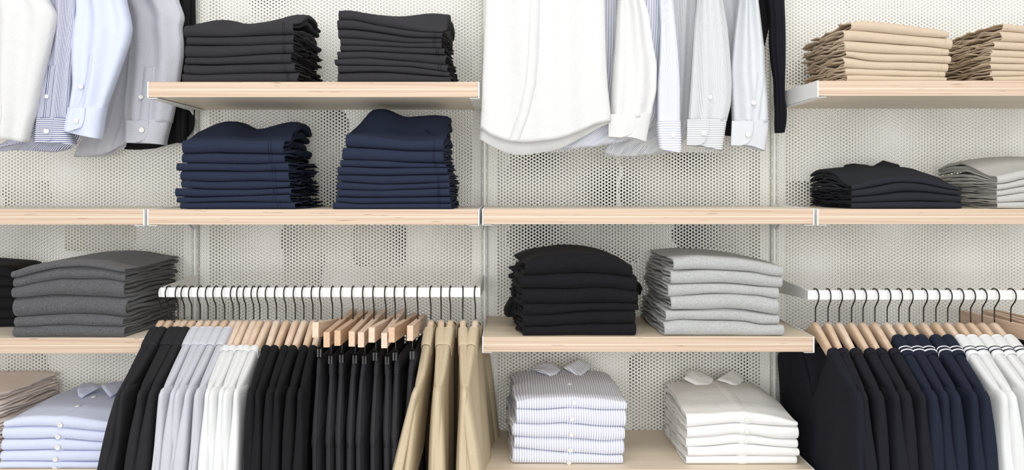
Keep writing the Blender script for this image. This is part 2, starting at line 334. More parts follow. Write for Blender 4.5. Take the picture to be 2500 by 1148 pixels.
# ------------------------------------------------------------------ folded clothes
SS = np.array([0, .003, .009, .02, .04]+list(np.linspace(.07, .93, 40))+[.96, .98, .991, .997, 1.0])
class Item: pass
def folded(name, label, cat, group, xl, xr, bot, top, Yf, Yb, mat, parent_mats=None, K=2, ruf=(0, 0), rz=(0, 0),
           flare=(0, 0), crest=None, rise=0.0, bulge=.42, wr=.0008, rf=85, seam=None, seam_mat=None):
    """one folded garment: K nested U-shaped layers of cloth around a front fold.
    bot/top: functions x->z for its lower and upper edge at the front; ruf: how ragged each end is; crest: x->z near the back"""
    sd = nseed(); rnd = random.Random(sd)
    yf = Yf+rnd.uniform(-.003, .003)
    cx = (xl+xr)/2; zb0 = float(bot(cx))
    t = thing(name, label, cat, (cx, yf, zb0), 0, group)
    nb, nc = 12, 13
    ph = np.linspace(-pi/2, pi/2, nc)
    w1 = Wob(sd); w2 = Wob(sd+1); w3 = Wob(sd+2)
    def surf(x, a, kind, q, inner=False):
        """kind 0 bottom run, 1 bend, 2 top run; q parameter arrays; a inset"""
        zb = bot(x); zt = top(x); h = np.maximum(zt-zb, .004); hh = np.maximum(h/2-a, h*.04); mid = (zt+zb)/2
        rb = h*bulge
        if kind == 1:
            y = yf+a*.8+(np.maximum(rb-a*.8, .0005))*(1-np.cos(q)); z = mid+hh*np.sin(q)
            return y, z
        y0 = yf+np.maximum(rb, a*.8+.0005)
        y = y0+(Yb-y0)*q
        v = q
        up = 0
        if crest is not None:
            e = np.clip(v/.55, 0, 1); e = e*e*(3-2*e)
            up = (np.maximum(crest(x)-zt, -h*.3))*e*np.where(v > .8, 1-.35*(v-.8)/.2, 1)
        up = up+rise*np.sin(np.minimum(v*1.2, 1)*pi/2)
        H = h+up
        aa = np.minimum(a*H/h, .45*H)
        if kind == 2: z = zb+H/2+(H/2-aa)
        else: z = zb+H/2-(H/2-aa) + (0*x)
        return y, z
    qb = np.linspace(1, 0, nb+1)[:-1]; qt = np.linspace(0, 1, nb+1)[1:]
    def loop(x, a, top_only=False):
        Y_, Z_, A_ = [], [], []
        for kind, qs in ((0, qb), (1, ph), (2, qt)):
            for q in qs:
                y, z = surf(x, a, kind, q); Y_.append(y+0*x); Z_.append(z+0*x)
        return np.array(Y_), np.array(Z_)       # (P, S)
    P = nb+nc+nb
    for k in range(K):
        ex = [xl, xr]
        jx = [rnd.uniform(0, 1)*ruf[0]*.5*(k > 0), rnd.uniform(0, 1)*ruf[1]*.5*(k > 0)]
        s = SS[None, :]; hmean = float(np.mean(top(np.linspace(xl, xr, 9))-bot(np.linspace(xl, xr, 9))))
        th = hmean/2/K
        xx = xl+(xr-xl)*SS
        aO = k*th; aI = (k+1)*th-(th*.16 if k < K-1 else 0)
        yo, zo = loop(xx, aO); yi, zi = loop(xx, aI)
        # round the ends of every layer
        e = np.minimum(SS, 1-SS)*(xr-xl)/(th*.55); rd = np.sqrt(np.clip(1-(1-np.clip(e, 0, 1))**2, 0, 1))
        ym = (yo+yi)/2; zm = (zo+zi)/2
        yo = ym+(yo-ym)*(.15+.85*rd); zo = zm+(zo-zm)*(.15+.85*rd); yi = ym+(yi-ym)*(.15+.85*rd); zi = zm+(zi-zm)*(.15+.85*rd)
        Yv = np.concatenate([yo, yi[::-1]]); Zv = np.concatenate([zo, zi[::-1]])
        pid = np.concatenate([np.arange(P), np.arange(P)[::-1]])
        updn = np.sign(pid-P/2+.5)[:, None]
        vdep = np.clip((Yv-yf)/(Yb-yf), 0, 1)
        X0 = np.tile(xx, (2*P, 1)).astype(float)
        wl = np.clip(1-s*6, 0, 1)**1.5; wr_ = np.clip(1-(1-s)*6, 0, 1)**1.5
        nz = Wob(sd+31*k); ny = Wob(sd+17+31*k)
        rag = nz(Yv*60, updn*2.0+k*3, 0)*.6+ny(Yv*160, updn*3, 1)*.4
        X0 += -wl*(ruf[0]*(.5+.5*rag)*np.clip(vdep*4+.25, 0, 1)+flare[0]*vdep-jx[0])
        X0 += wr_*(ruf[1]*(.5+.5*rag)*np.clip(vdep*4+.25, 0, 1)+flare[1]*vdep-jx[1])
        rz_n = Wob(sd+5+13*k)(Yv*rf, updn*2.5+k, X0*30)
        amp = np.clip(vdep*6, 0, 1)
        Zv = Zv+(wl**.7*rz[0]+wr_**.7*rz[1])*rz_n*amp
        # soft wrinkles
        Yv = Yv+wr*w1(X0*28, Zv*90, k)*1.2+wr*.8*w2(X0*75, Zv*60)
        Zv = Zv+wr*.6*w3(X0*40, Yv*40, k)
        n2 = 2*P; nS = len(SS)
        V = np.stack([X0.T, Yv.T, Zv.T], -1).reshape(-1, 3)
        F = []
        for i in range(nS-1):
            b0 = i*n2; b1 = b0+n2
            for j in range(n2): F.append((b0+j, b0+(j+1) % n2, b1+(j+1) % n2, b1+j))
        for j in range(P-1):
            F.append((j, 2*P-1-j, 2*P-2-j, j+1)); o_ = (nS-1)*n2; F.append((o_+j, o_+j+1, o_+2*P-2-j, o_+2*P-1-j))
        prof = np.concatenate([[0], np.cumsum(np.hypot(np.diff(Yv[:P, 24]), np.diff(Zv[:P, 24])))]); prof = np.concatenate([prof, prof[::-1]])
        uv = np.stack([np.repeat(xx, n2), np.tile(prof, nS)], -1)
        mesh(['outer_fold', 'inner_fold', 'inner_fold'][k], V, F, mat if k == 0 or not parent_mats else parent_mats, t, uv)
    it = Item(); it.t = t; it.yf = yf; it.top = top; it.bot = bot; it.xl = xl; it.xr = xr; it.surf = surf; it.mat = mat; it.Yb = Yb; it.bulge = bulge
    def strip(nm, xa, xb, m, off=.0009, bend=(-1.2, 1.35), depth=0.0, xshift=0.0):
        """narrow raised band running over the front fold (and back over the top by depth 0..1)"""
        qs = [(1, q) for q in np.linspace(bend[0], bend[1], 14)]
        if depth > 0: qs += [(2, q) for q in np.linspace(.01, depth, 14)]
        xs = np.linspace(0, 1, 5); V = []; UV = []; L = 0
        for i, (kd, q) in enumerate(qs):
            sh = xshift*(q if kd == 2 else 0)
            x = xa+(xb-xa)*xs+sh
            y, z = surf(x, 0, kd, q); y = y+0*x; z = z+0*x
            ny_, nz_ = (-cos(q), sin(q)) if kd == 1 else (0, 1)
            prof = np.array([-.0012, off, off*1.2, off, -.0012])
            for j in range(5): V.append((x[j], y[j]+ny_*prof[j], z[j]+nz_*prof[j])); UV.append((x[j], i*.002))
        F = [[i*5+j, i*5+j+1, (i+1)*5+j+1, (i+1)*5+j] for i in range(len(qs)-1) for j in range(4)]
        return mesh(nm, V, F, m, t, UV)
    it.strip = strip
    if seam is not None:
        for sx in seam:
            x = xl+(xr-xl)*sx; strip('seam', x-.0008, x+.0008, seam_mat, .0005, (-1.3, 1.3))
    return it
def curve(pts, T, Y):
    xs = [X(T[1]+p[0]/T[0], Y) for p in pts]; zs = [Z(T[2]+p[1]/T[0], Y) for p in pts]
    def f(x): 
        x = np.asarray(x, float)
        r = np.interp(x, xs, zs); e = .012
        return (r+np.interp(x-e, xs, zs)+np.interp(x+e, xs, zs))/3
    return f
def stack(lines, ext, T, Yf, Yb, mat, zfloor, name, what, where, cat, group, plural_seam=None, seam_mat=None, K=2, ruf=(0, 0), rz=(0, 0),
          flare=(0, 0), crest=None, crestY=-.16, rise=0, gap=.0006, inner=None, ftop=0, wr=.0008, bulge=.42, rf=85):
    n = len(ext); fs = [curve(l, T, Yf) for l in lines]+[lambda x: np.asarray(x, float)*0+zfloor+.0006]
    out = []
    for i in range(n):
        xl = X(T[1]+ext[i][0]/T[0], Yf); xr = X(T[1]+ext[i][1]/T[0], Yf)
        tp = fs[i]; bt = fs[i+1]
        if i == n-1 or i == n-2:
            pass
        btf = (lambda x, b=bt: np.maximum(b(x), zfloor+.0006)+gap*.5)
        tpf = (lambda x, tq=tp, b=btf: np.maximum(tq(x)-gap*.5, b(x)+.006))
        cr = None
        if i == 0 and crest: cr = curve(crest, T, crestY)
        it = folded(name, '%s, %s, in the %s' % (what, place(i, n), where), cat, group, xl, xr, btf, tpf, Yf, Yb, mat, inner, K, ruf, rz, flare, cr,
                    rise if i == 0 else 0, bulge, wr, rf, plural_seam, seam_mat)
        out.append(it)
    return out
T2 = (2.941, 350, 0); T3 = (2.941, 350, 240); TE = (3.827, 1880, 0); TG = (3.827, 1880, 300)
tr = dict(name='folded_trousers', cat='trousers')
stack([[(295, 183), (340, 172), (500, 200), (620, 213), (750, 190), (900, 165), (1000, 150), (1060, 158)],
       [(310, 262), (480, 265), (700, 258), (900, 250), (1070, 245)], [(310, 320), (450, 322), (700, 325), (900, 315), (1070, 312)],
       [(320, 408), (500, 412), (700, 400), (900, 385), (1060, 382)], [(300, 455), (480, 463), (700, 455), (900, 450), (1050, 448)],
       [(300, 525), (400, 535), (600, 525), (900, 520), (1080, 520)]],
      [(290, 1065), (310, 1070), (300, 1070), (300, 1055), (285, 1075), (275, 1100)], T2, -.312, -.05, M['charcoal'], Z1, what='folded charcoal trousers',
      where='stack nearest the hanging black shirt', group='charcoal trousers, left stack', ruf=(.006, .018), rz=(.002, .0035),
      crest=[(295, 180), (480, 168), (540, 146), (650, 150), (760, 182), (900, 165), (1000, 142), (1100, 105), (1180, 110)], plural_seam=[.915, .932], seam_mat=M['charcoal_seam'], **tr)
stack([[(1405, 75), (1435, 65), (1500, 68), (1700, 110), (1900, 160), (2060, 200), (2140, 215)],
       [(1415, 140), (1500, 140), (1700, 185), (1900, 215), (2000, 228), (2140, 232)], [(1400, 205), (1500, 205), (1700, 230), (1900, 262), (2140, 270)],
       [(1410, 270), (1500, 270), (1700, 290), (1900, 308), (2130, 305)], [(1420, 322), (1600, 325), (1900, 340), (2150, 345)],
       [(1400, 365), (1600, 362), (1900, 380), (2160, 390)], [(1380, 425), (1600, 415), (1900, 440), (2160, 465)],
       [(1400, 465), (1600, 470), (1900, 475), (2190, 520)], [(1400, 520), (1600, 512), (1700, 512), (1900, 525), (2180, 550)]],
      [(1405, 2145), (1395, 2140), (1400, 2130), (1418, 2130), (1415, 2155), (1395, 2160), (1378, 2175), (1400, 2190), (1395, 2200)], T2, -.312, -.05, M['charcoal'], Z1,
      what='folded charcoal trousers', where='taller charcoal stack nearest the hanging white shirt', group='charcoal trousers, right stack', ruf=(.010, .020), rz=(.002, .0035),
      crest=[(1405, 80), (1500, 90), (1700, 120), (1850, 128), (1950, 118), (2050, 102), (2130, 105), (2200, 125)], plural_seam=[.93, .95], seam_mat=M['charcoal_seam'], **tr)
nv1 = stack([[(280, 300), (400, 288), (560, 290), (800, 302), (920, 298), (1000, 295)], [(280, 398), (500, 390), (800, 395), (1000, 402)],
       [(285, 465), (500, 468), (800, 472), (1030, 462)], [(250, 520), (500, 520), (800, 525), (1030, 520)], [(270, 590), (500, 600), (800, 590), (1030, 600)],
       [(270, 645), (500, 655), (800, 655), (1040, 640)], [(240, 708), (400, 712), (700, 704), (1050, 688)], [(260, 752), (420, 745), (700, 742), (1030, 750)]],
      [(278, 1000), (275, 1005), (240, 1035), (265, 1035), (270, 1040), (228, 1050), (245, 1045), (265, 1080)], T3, -.312, -.05, M['navy'], Z2,
      what='folded navy trousers', where='left navy stack', group='navy trousers, left stack', ruf=(.008, .022), rz=(.002, .004),
      crest=[(250, 270), (400, 232), (500, 172), (600, 150), (680, 165), (740, 213), (830, 215), (940, 180), (1050, 158), (1110, 175)], crestY=-.2, plural_seam=[.86, .885], seam_mat=M['navy_seam'], **tr)
nv2 = stack([[(1465, 255), (1550, 255), (1700, 275), (1900, 300), (2000, 300), (2160, 280)], [(1465, 350), (1700, 362), (1900, 378), (2150, 380)],
       [(1440, 440), (1700, 448), (1900, 460), (2150, 468)], [(1420, 490), (1700, 500), (2170, 498)], [(1410, 548), (1700, 552), (2170, 545)],
       [(1400, 598), (1700, 618), (2000, 612), (2180, 600)], [(1390, 655), (1700, 665), (1900, 655), (2180, 645)], [(1390, 705), (1600, 712), (1900, 708), (2180, 705)],
       [(1380, 745), (1550, 760), (1900, 755), (2200, 755)]],
      [(1455, 2150), (1432, 2150), (1415, 2170), (1398, 2180), (1395, 2190), (1390, 2195), (1395, 2195), (1385, 2200), (1365, 2205)], T3, -.312, -.05, M['navy'], Z2,
      what='folded navy trousers', where='right navy stack with the high top', group='navy trousers, right stack', ruf=(.010, .012), rz=(.002, .003),
      crest=[(1440, 240), (1520, 225), (1560, 170), (1600, 88), (1640, 66), (1740, 65), (1800, 98), (1870, 128), (1950, 118), (2100, 108), (2180, 120)], crestY=-.2, plural_seam=[.9, .915], seam_mat=M['navy_seam'], **tr)
stack([[(700, 215), (780, 202), (850, 190), (1000, 195), (1200, 215), (1400, 245), (1600, 270), (1665, 300)],
       [(700, 275), (900, 290), (1100, 308), (1400, 335), (1640, 352)], [(720, 375), (900, 385), (1200, 410), (1500, 430), (1700, 460)],
       [(720, 470), (900, 488), (1200, 500), (1500, 510), (1670, 515)], [(740, 525), (900, 560), (1100, 573), (1400, 575), (1690, 590)],
       [(720, 630), (900, 640), (1200, 650), (1500, 660), (1660, 668)], [(730, 700), (1000, 706), (1300, 712), (1640, 722)]],
      [(775, 1665), (700, 1705), (715, 1675), (730, 1695), (715, 1672), (720, 1645), (730, 1645)], TE, -.312, -.05, M['khaki'], Z1R,
      what='folded khaki trousers', where='khaki stack seen whole', group='khaki trousers, left stack', ruf=(.022, .004), rz=(.006, .001), plural_seam=[.93], seam_mat=M['khaki_seam'], **tr)
stack([[(2120, 208), (2200, 213), (2373, 235), (2900, 260)], [(2190, 285), (2373, 305), (2900, 330)], [(2180, 385), (2373, 395), (2900, 400)], [(2100, 455), (2373, 470), (2900, 480)],
       [(2040, 525), (2373, 540), (2900, 550)], [(2060, 590), (2373, 595), (2900, 600)], [(2070, 650), (2373, 660), (2900, 660)], [(2090, 715), (2373, 708), (2900, 710)]],
      [(2190, 3100), (2175, 3105), (2110, 3100), (2090, 3110), (2075, 3090), (2075, 3100), (2080, 3105), (2100, 3100)], TE, -.312, -.05, M['khaki'], Z1R,
      what='folded khaki trousers', where='khaki stack cut by the right edge', group='khaki trousers, right stack', ruf=(.024, .004), rz=(.006, .001), **tr)
# black polos and grey tops
pol = stack([[(750, 590), (850, 560), (1000, 520), (1200, 500), (1430, 508), (1600, 560), (1790, 612)],
       [(760, 632), (950, 602), (1200, 552), (1400, 562), (1700, 625), (1790, 634)], [(770, 692), (1000, 672), (1250, 637), (1450, 642), (1780, 678)],
       [(770, 750), (1000, 740), (1400, 732), (1780, 742)]], [(765, 1792), (765, 1790), (770, 1795), (768, 1800)], TG, -.318, -.04, M['bjersey'], Z2R,
      what='folded black polo shirt', where='black polo stack beside the grey tops', group='folded black polo shirts', name='folded_polo_shirt', cat='polo shirt', K=3, ruf=(.006, .002), rz=(.003, .001),
      crest=[(400, 455), (500, 430), (780, 405), (1000, 405), (1210, 420), (1440, 500), (1700, 560)], crestY=-.12)
gry = stack([[(2120, 500), (2373, 440), (2600, 420), (3100, 470)], [(2130, 575), (2250, 560), (2373, 522), (2700, 500), (3100, 540)], [(2130, 632), (2373, 588), (2700, 560), (3100, 600)],
       [(2130, 690), (2373, 652), (2700, 630), (3100, 650)], [(2140, 745), (2373, 735), (2700, 725), (3100, 730)]],
      [(2125, 3300), (2120, 3305), (2125, 3300), (2120, 3300), (2125, 3300)], TG, -.318, -.04, M['gjersey'], Z2R,
      what='folded grey jersey top', where='grey stack beside the black polo shirts', group='folded grey jersey tops', name='folded_jersey_top', cat='top', K=3, ruf=(.004, .002), rz=(.002, .001),
      crest=[(1650, 385), (1800, 350), (2000, 325), (2150, 318), (2373, 340), (3100, 360)], crestY=-.1, wr=.001)
# sweaters
TI = (3.588, 0, 560); TK = (3.588, 1180, 560); TL = (3.586, 1560, 560)
sw = dict(name='folded_sweater', cat='sweater', wr=.0014, rf=38)
stack([[(105, 375), (250, 320), (450, 282), (700, 275), (900, 295), (1080, 350)], [(110, 430), (300, 380), (500, 335), (720, 320), (900, 345), (1090, 380)],
       [(120, 515), (300, 470), (530, 430), (700, 438), (900, 430), (1070, 465)], [(110, 605), (300, 590), (450, 575), (700, 585), (900, 595), (1075, 605)],
       [(150, 775), (400, 760), (650, 745), (900, 755), (1075, 780)], [(130, 855), (300, 850), (550, 835), (800, 845), (1080, 850)]],
      [(100, 1090), (108, 1080), (92, 1075), (100, 1085), (120, 1075), (105, 1080)], TI, -.322, -.03, M['knit'], Z3L, what='folded dark grey wool sweater', where='dark grey sweater stack',
      group='folded dark grey sweaters', ruf=(.003, .012), rz=(.001, .0035), K=2, flare=(0, .01), rise=.004, **sw)
stack([[(-1200, 300), (-300, 290), (60, 320), (150, 400)], [(-1200, 400), (-300, 390), (150, 420)], [(-1200, 500), (-300, 490), (150, 510)], [(-1200, 600), (-300, 600), (150, 600)],
       [(-1200, 700), (-300, 700), (150, 700)], [(-1200, 790), (-300, 780), (150, 780)]],
      [(-850, 100), (-850, 105), (-860, 115), (-850, 120), (-850, 135), (-860, 130)], TI, -.175, -.02, M['bknit'], Z3L, what='folded black sweater', where='stack cut by the left edge',
      group='folded black sweaters at the left edge', ruf=(.003, .004), rz=(.001, .001), K=2, **sw)
bk = stack([[(360, 310), (400, 270), (500, 232), (740, 200), (950, 212), (1150, 255), (1300, 325)], [(370, 405), (600, 395), (900, 385), (1100, 400), (1310, 415)],
       [(340, 515), (500, 515), (740, 525), (950, 512), (1130, 515), (1350, 552)], [(350, 655), (600, 660), (900, 655), (1200, 650), (1350, 655)],
       [(370, 755), (600, 750), (800, 722), (1000, 712), (1350, 712)], [(370, 855), (600, 845), (900, 825), (1200, 825), (1330, 820)]],
      [(378, 1308), (325, 1345), (350, 1355), (362, 1358), (360, 1330), (360, 1338)], TK, -.322, -.03, M['bknit'], Z3, what='folded black wool sweater', where='stack beside the light grey sweaters',
      group='folded black sweaters', ruf=(.028, .006), rz=(.004, .001), K=2, flare=(.012, 0), **sw)
stack([[(300, 262), (500, 235), (700, 245), (900, 260), (1100, 290), (1265, 325)], [(310, 362), (550, 355), (800, 365), (1000, 375), (1150, 405), (1260, 412)],
       [(285, 487), (450, 480), (750, 475), (900, 485), (1050, 505), (1240, 515)], [(265, 597), (450, 580), (620, 565), (800, 568), (1050, 580), (1220, 620)],
       [(285, 712), (600, 705), (740, 695), (900, 705), (1050, 730), (1200, 755)], [(245, 818), (350, 790), (600, 800), (750, 805), (950, 810), (1060, 840), (1235, 838)]],
      [(310, 1268), (285, 1265), (265, 1232), (285, 1225), (245, 1235), (228, 1272)], TL, -.322, -.03, M['lknit'], Z3, what='folded light grey wool sweater', where='stack right of the black ones',
      group='folded light grey sweaters', ruf=(.010, .002), rz=(.0035, .001), K=2, flare=(.008, 0), **sw)
# folded shirts
TM = (3.8525, 1200, 850); TN = (3.852, 1580, 850); TO = (3.852, 0, 850)
sh = dict(name='folded_shirt', cat='shirt', K=2)
stM = stack([[(240, 510), (350, 480), (700, 465), (1000, 475), (1270, 515)], [(240, 580), (450, 590), (700, 570), (840, 570), (1000, 590), (1250, 590)],
       [(235, 715), (450, 720), (700, 712), (900, 735), (1050, 745), (1240, 750)], [(210, 838), (450, 850), (700, 850), (900, 870), (1050, 885), (1240, 870)],
       [(225, 945), (400, 965), (650, 990), (900, 1005), (1100, 1020), (1240, 1015)]],
      [(240, 1275), (235, 1270), (205, 1255), (220, 1250), (205, 1240)], TM, -.298, -.03, M['bstripe'], Z4, what='folded blue and white striped shirt', where='striped shirt stack',
      group='folded striped shirts', ruf=(.010, .003), rz=(.003, .001), flare=(.012, -.02), crest=[(150, 330), (300, 260), (640, 235), (1100, 245), (1250, 320)], crestY=-.1, **sh)
stN = stack([[(375, 620), (600, 620), (850, 600), (1000, 610), (1200, 640), (1410, 700)], [(380, 755), (600, 730), (850, 710), (1000, 725), (1250, 742), (1415, 738)],
       [(380, 850), (600, 840), (830, 810), (1000, 825), (1200, 860), (1425, 865)], [(375, 940), (600, 935), (850, 905), (1000, 915), (1200, 935), (1420, 950)],
       [(380, 1025), (600, 1020), (850, 1018), (1425, 1018)]],
      [(375, 1418), (380, 1428), (375, 1425), (385, 1432), (372, 1412)], TN, -.298, -.03, M['white_cloth'], Z4, what='folded white shirt', where='white shirt stack',
      group='folded white shirts', ruf=(.008, .002), rz=(.003, .001), flare=(.004, -.015), crest=[(150, 400), (300, 340), (650, 320), (1000, 340), (1300, 500)], crestY=-.1, **sh)
stO = stack([[(25, 700), (150, 655), (350, 640), (650, 650), (1000, 700), (1250, 720)], [(40, 750), (300, 745), (500, 745), (640, 765), (950, 795), (1250, 800)],
       [(20, 870), (300, 870), (480, 860), (640, 870), (910, 895), (1250, 890)], [(10, 975), (300, 970), (480, 965), (640, 972), (900, 972), (1250, 975)],
       [(10, 1070), (300, 1070), (600, 1073), (850, 1075), (1250, 1075)]],
      [(28, 1240), (10, 1235), (2, 1240), (0, 1240), (0, 1235)], TO, -.326, -.03, M['oxford'], Z4, what='folded light blue shirt', where='light blue shirt stack',
      group='folded light blue shirts', ruf=(.004, .006), rz=(.001, .002), flare=(-.045, .0), crest=[(150, 520), (300, 470), (650, 385), (1000, 380), (1300, 400)], crestY=-.1, **sh)
stack([[(-1100, 440), (-200, 440), (0, 480)], [(-1100, 540), (-200, 540), (0, 560)], [(-1100, 640), (-200, 640), (0, 650)], [(-1100, 740), (-200, 740), (0, 750)], [(-1100, 850), (-200, 850), (0, 850)], [(-1100, 960), (0, 960)]],
      [(-1150, -100), (-1150, -90), (-1150, -95), (-1150, -85), (-1150, -90), (-1150, -95)], TO, -.29, -.02, M['pink'], Z4, name='folded_sweater', cat='sweater', what='folded pale pink sweater',
      where='stack at the left edge', group='folded pale pink sweaters', K=2, ruf=(.002, .02), rz=(.001, .004), flare=(0, .015), wr=.0014, rf=34)
def disc(name, c, r, mat, parent, n=20, th=.0022, tilt=0.0, face='y'):
    """four-hole button: rimmed disc; face y faces the room, face z lies flat"""
    prof = [(0, .55), (.55, .55), (.7, .8), (.85, 1.0), (.97, .8), (1.0, .3), (.95, 0)]
    V = []
    for (rr, h) in prof:
        for k in range(n): V.append((rr*r*cos(2*pi*k/n), -h*th, rr*r*sin(2*pi*k/n)))
    F = [[i*n+k, (i+1)*n+k, (i+1)*n+(k+1) % n, i*n+(k+1) % n] for i in range(len(prof)-1) for k in range(n)]
    a = tilt
    V = [(x+c[0], y*cos(a)+z*sin(a)+c[1], z*cos(a)-y*sin(a)+c[2]) for (x, y, z) in V]
    return mesh(name, V, F, mat, parent)
def on_top(it, px, py):
    """point of an item's upper surface seen at a pixel"""
    best = None
    for q in np.linspace(0, 1, 120):
        for kd in (1, 2):
            qq = q*pi/2 if kd == 1 else q
            y = None; x = X(px, it.yf)
            for _ in range(3):
                y, z = it.surf(np.array(x), 0, kd, qq); x = X(px, float(y))
            e = abs(CYP+(ZC-float(z))*FPX/(D0+float(y))-py)
            if best is None or e < best[0]: best = (e, x, float(y), float(z), kd, qq)
    return best
def put_button(it, px, py, r, T):
    e, x, y, z, kd, q = on_top(it, T[1]+px/T[0], T[2]+py/T[0])
    tilt = (q if kd == 1 else pi/2*.95)
    disc('button', (x, y-.0012*cos(tilt), z+.0012*sin(tilt)), r, M['button'], it.pl, tilt=tilt)
def front_button(it, px, py, r, T, off=.0018):
    xx = X(T[1]+px/T[0], it.yf); zz = Z(T[2]+py/T[0], it.yf)
    zb = float(it.bot(xx)); zt = float(it.top(xx)); m = (zb+zt)/2; hh = (zt-zb)/2
    s = max(-.8, min(.8, (zz-m)/hh)); a = math.asin(s)
    y = it.yf+(zt-zb)*it.bulge*(1-cos(a))
    disc('button', (xx, y-off*cos(a), m+hh*s+off*sin(a)), r, M['button'], it.pl, tilt=a*.8)
def leaf(it, name, pts, T, mat, th=.004, lift=.002, parent=None):
    """collar leaf lying on an item's top: polygon given by picture points (px, py, extra height)"""
    P = []
    for (px, py, hgt) in pts:
        if hgt < 0:   # free standing point at its own depth
            P.append((X(T[1]+px/T[0], hgt), hgt, Z(T[2]+py/T[0], hgt)))
        else:
            e, x, y, z, kd, q = on_top(it, T[1]+px/T[0], T[2]+py/T[0]); P.append((x, y, z+lift+hgt))
    P = np.array(P); c = P.mean(0); n = len(P); V = []; UV = []
    R = 6
    for side in (0, 1):
        for r in range(R+1):
            f = 1-r/R
            for k in range(4*n):
                a = P[k//4]; b = P[(k//4+1) % n]; p = a+(b-a)*(k % 4)/4
                q = c+(p-c)*f
                bulge_ = th*(1-f**16) if side else 0
                d = np.array([0, -.45, .9])*bulge_
                V.append(q+d+np.array([0, 0, .0015*(1-f)])); UV.append((q[0]*.8+q[1]*.6, q[1]))
    m4 = 4*n; F = []
    for side in (0, 1):
        o = side*(R+1)*m4
        for r in range(R):
            for k in range(m4):
                f = [o+r*m4+k, o+r*m4+(k+1) % m4, o+(r+1)*m4+(k+1) % m4, o+(r+1)*m4+k]
                F.append(f if side else f[::-1])
    return mesh(name, V, F, mat, parent or it.t, UV)
# plackets and buttons
for i, it in enumerate(stM):
    cxp = [775, 755, 752, 742, 728][i]; x0 = X(TM[1]+(cxp-62)/TM[0], it.yf); x1 = X(TM[1]+(cxp+62)/TM[0], it.yf)
    it.pl = it.strip('placket', x0, x1, M['bstripe'], .0010, depth=.8 if i == 0 else .02, xshift=-.018 if i == 0 else 0)
    front_button(it, cxp, [512, 662, 808, 955, 1072][i], .0058, TM, .0024)
put_button(stM[0], 735, 345, .0055, TM)
for i, it in enumerate(stN):
    cxp = [935, 930, 925, 915, 905][i]; x0 = X(TN[1]+(cxp-75)/TN[0], it.yf); x1 = X(TN[1]+(cxp+62)/TN[0], it.yf)
    it.pl = it.strip('placket', x0, x1, M['white_cloth'], .0012, depth=.85 if i == 0 else .02, xshift=-.035 if i == 0 else 0)
    if i < 3: front_button(it, cxp, [668, 775, 868][i], .0050, TN, .0026)
for i, it in enumerate(stO):
    cxp = [570, 548, 547, 525, 520][i]; x0 = X(TO[1]+(cxp-60)/TO[0], it.yf); x1 = X(TO[1]+(cxp+68)/TO[0], it.yf)
    it.pl = it.strip('placket', x0, x1, M['oxford'], .0012, depth=.85 if i == 0 else .02, xshift=.075 if i == 0 else 0)
    front_button(it, cxp, [718, 828, 930, 1040, 1125][i], .0066, TO, .0026)
put_button(stO[0], 728, 553, .0060, TO); put_button(stO[0], 880, 465, .0058, TO)
def collar(it, T, left, right, mat, grow=1.05):
    def sc(P):
        cx_ = sum(p[0] for p in P)/len(P); cy_ = sum(p[1] for p in P)/len(P); return [(cx_+(a-cx_)*grow, cy_+(b-cy_)*grow, c) for a, b, c in P]
    left = sc(left); right = sc(right)
    leaf(it, 'collar', left, T, mat, .005, .003); leaf(it, 'collar', right, T, mat, .005, .003)
collar(stM[0], TM, [(390, 195, -.06), (480, 145, -.05), (570, 150, -.06), (645, 205, -.09), (610, 245, -.12), (550, 262, -.13), (450, 225, -.10)],
       [(685, 185, -.09), (820, 105, -.05), (935, 165, -.06), (885, 225, -.10), (835, 270, -.13), (760, 232, -.11)], M['bstripe'])
collar(stN[0], TN, [(345, 290, -.10), (400, 215, -.06), (500, 225, -.05), (620, 290, -.09), (585, 370, -.13), (470, 350, -.12)],
       [(660, 300, -.10), (790, 210, -.05), (905, 290, -.08), (845, 372, -.13), (760, 330, -.12)], M['white_cloth'])
collar(stO[0], TO, [(730, 390, -.16), (760, 345, -.12), (870, 330, -.10), (940, 368, -.14), (770, 465, -.20), (740, 450, -.19)],
       [(950, 355, -.14), (1090, 322, -.10), (1180, 325, -.10), (1130, 400, -.16), (1035, 460, -.20)], M['oxford'])
collar(pol[0], TG, [(690, 405, -.10), (770, 392, -.09), (930, 408, -.10), (900, 440, -.14), (780, 440, -.14), (700, 425, -.12)],
       [(965, 405, -.12), (1045, 360, -.09), (1210, 405, -.10), (1180, 440, -.14), (1110, 440, -.15)], M['bjersey'])
leaf(gry[0], 'neckband', [(2150, 320, -.10), (2200, 315, -.09), (2500, 370, -.09), (2600, 420, -.14), (2340, 405, -.16), (2180, 345, -.13)], TG, M['gjersey'], .003)
# trouser tops turned to the room: waistband and pocket edge on the two navy stacks
def waist(it, T, pts, r, mat, name='waistband'):
    V, F = tube([(X(T[1]+a/T[0], y), y, Z(T[2]+b/T[0], y)) for (a, b, y) in pts], r, 8); return mesh(name, V, F, mat, it.t)

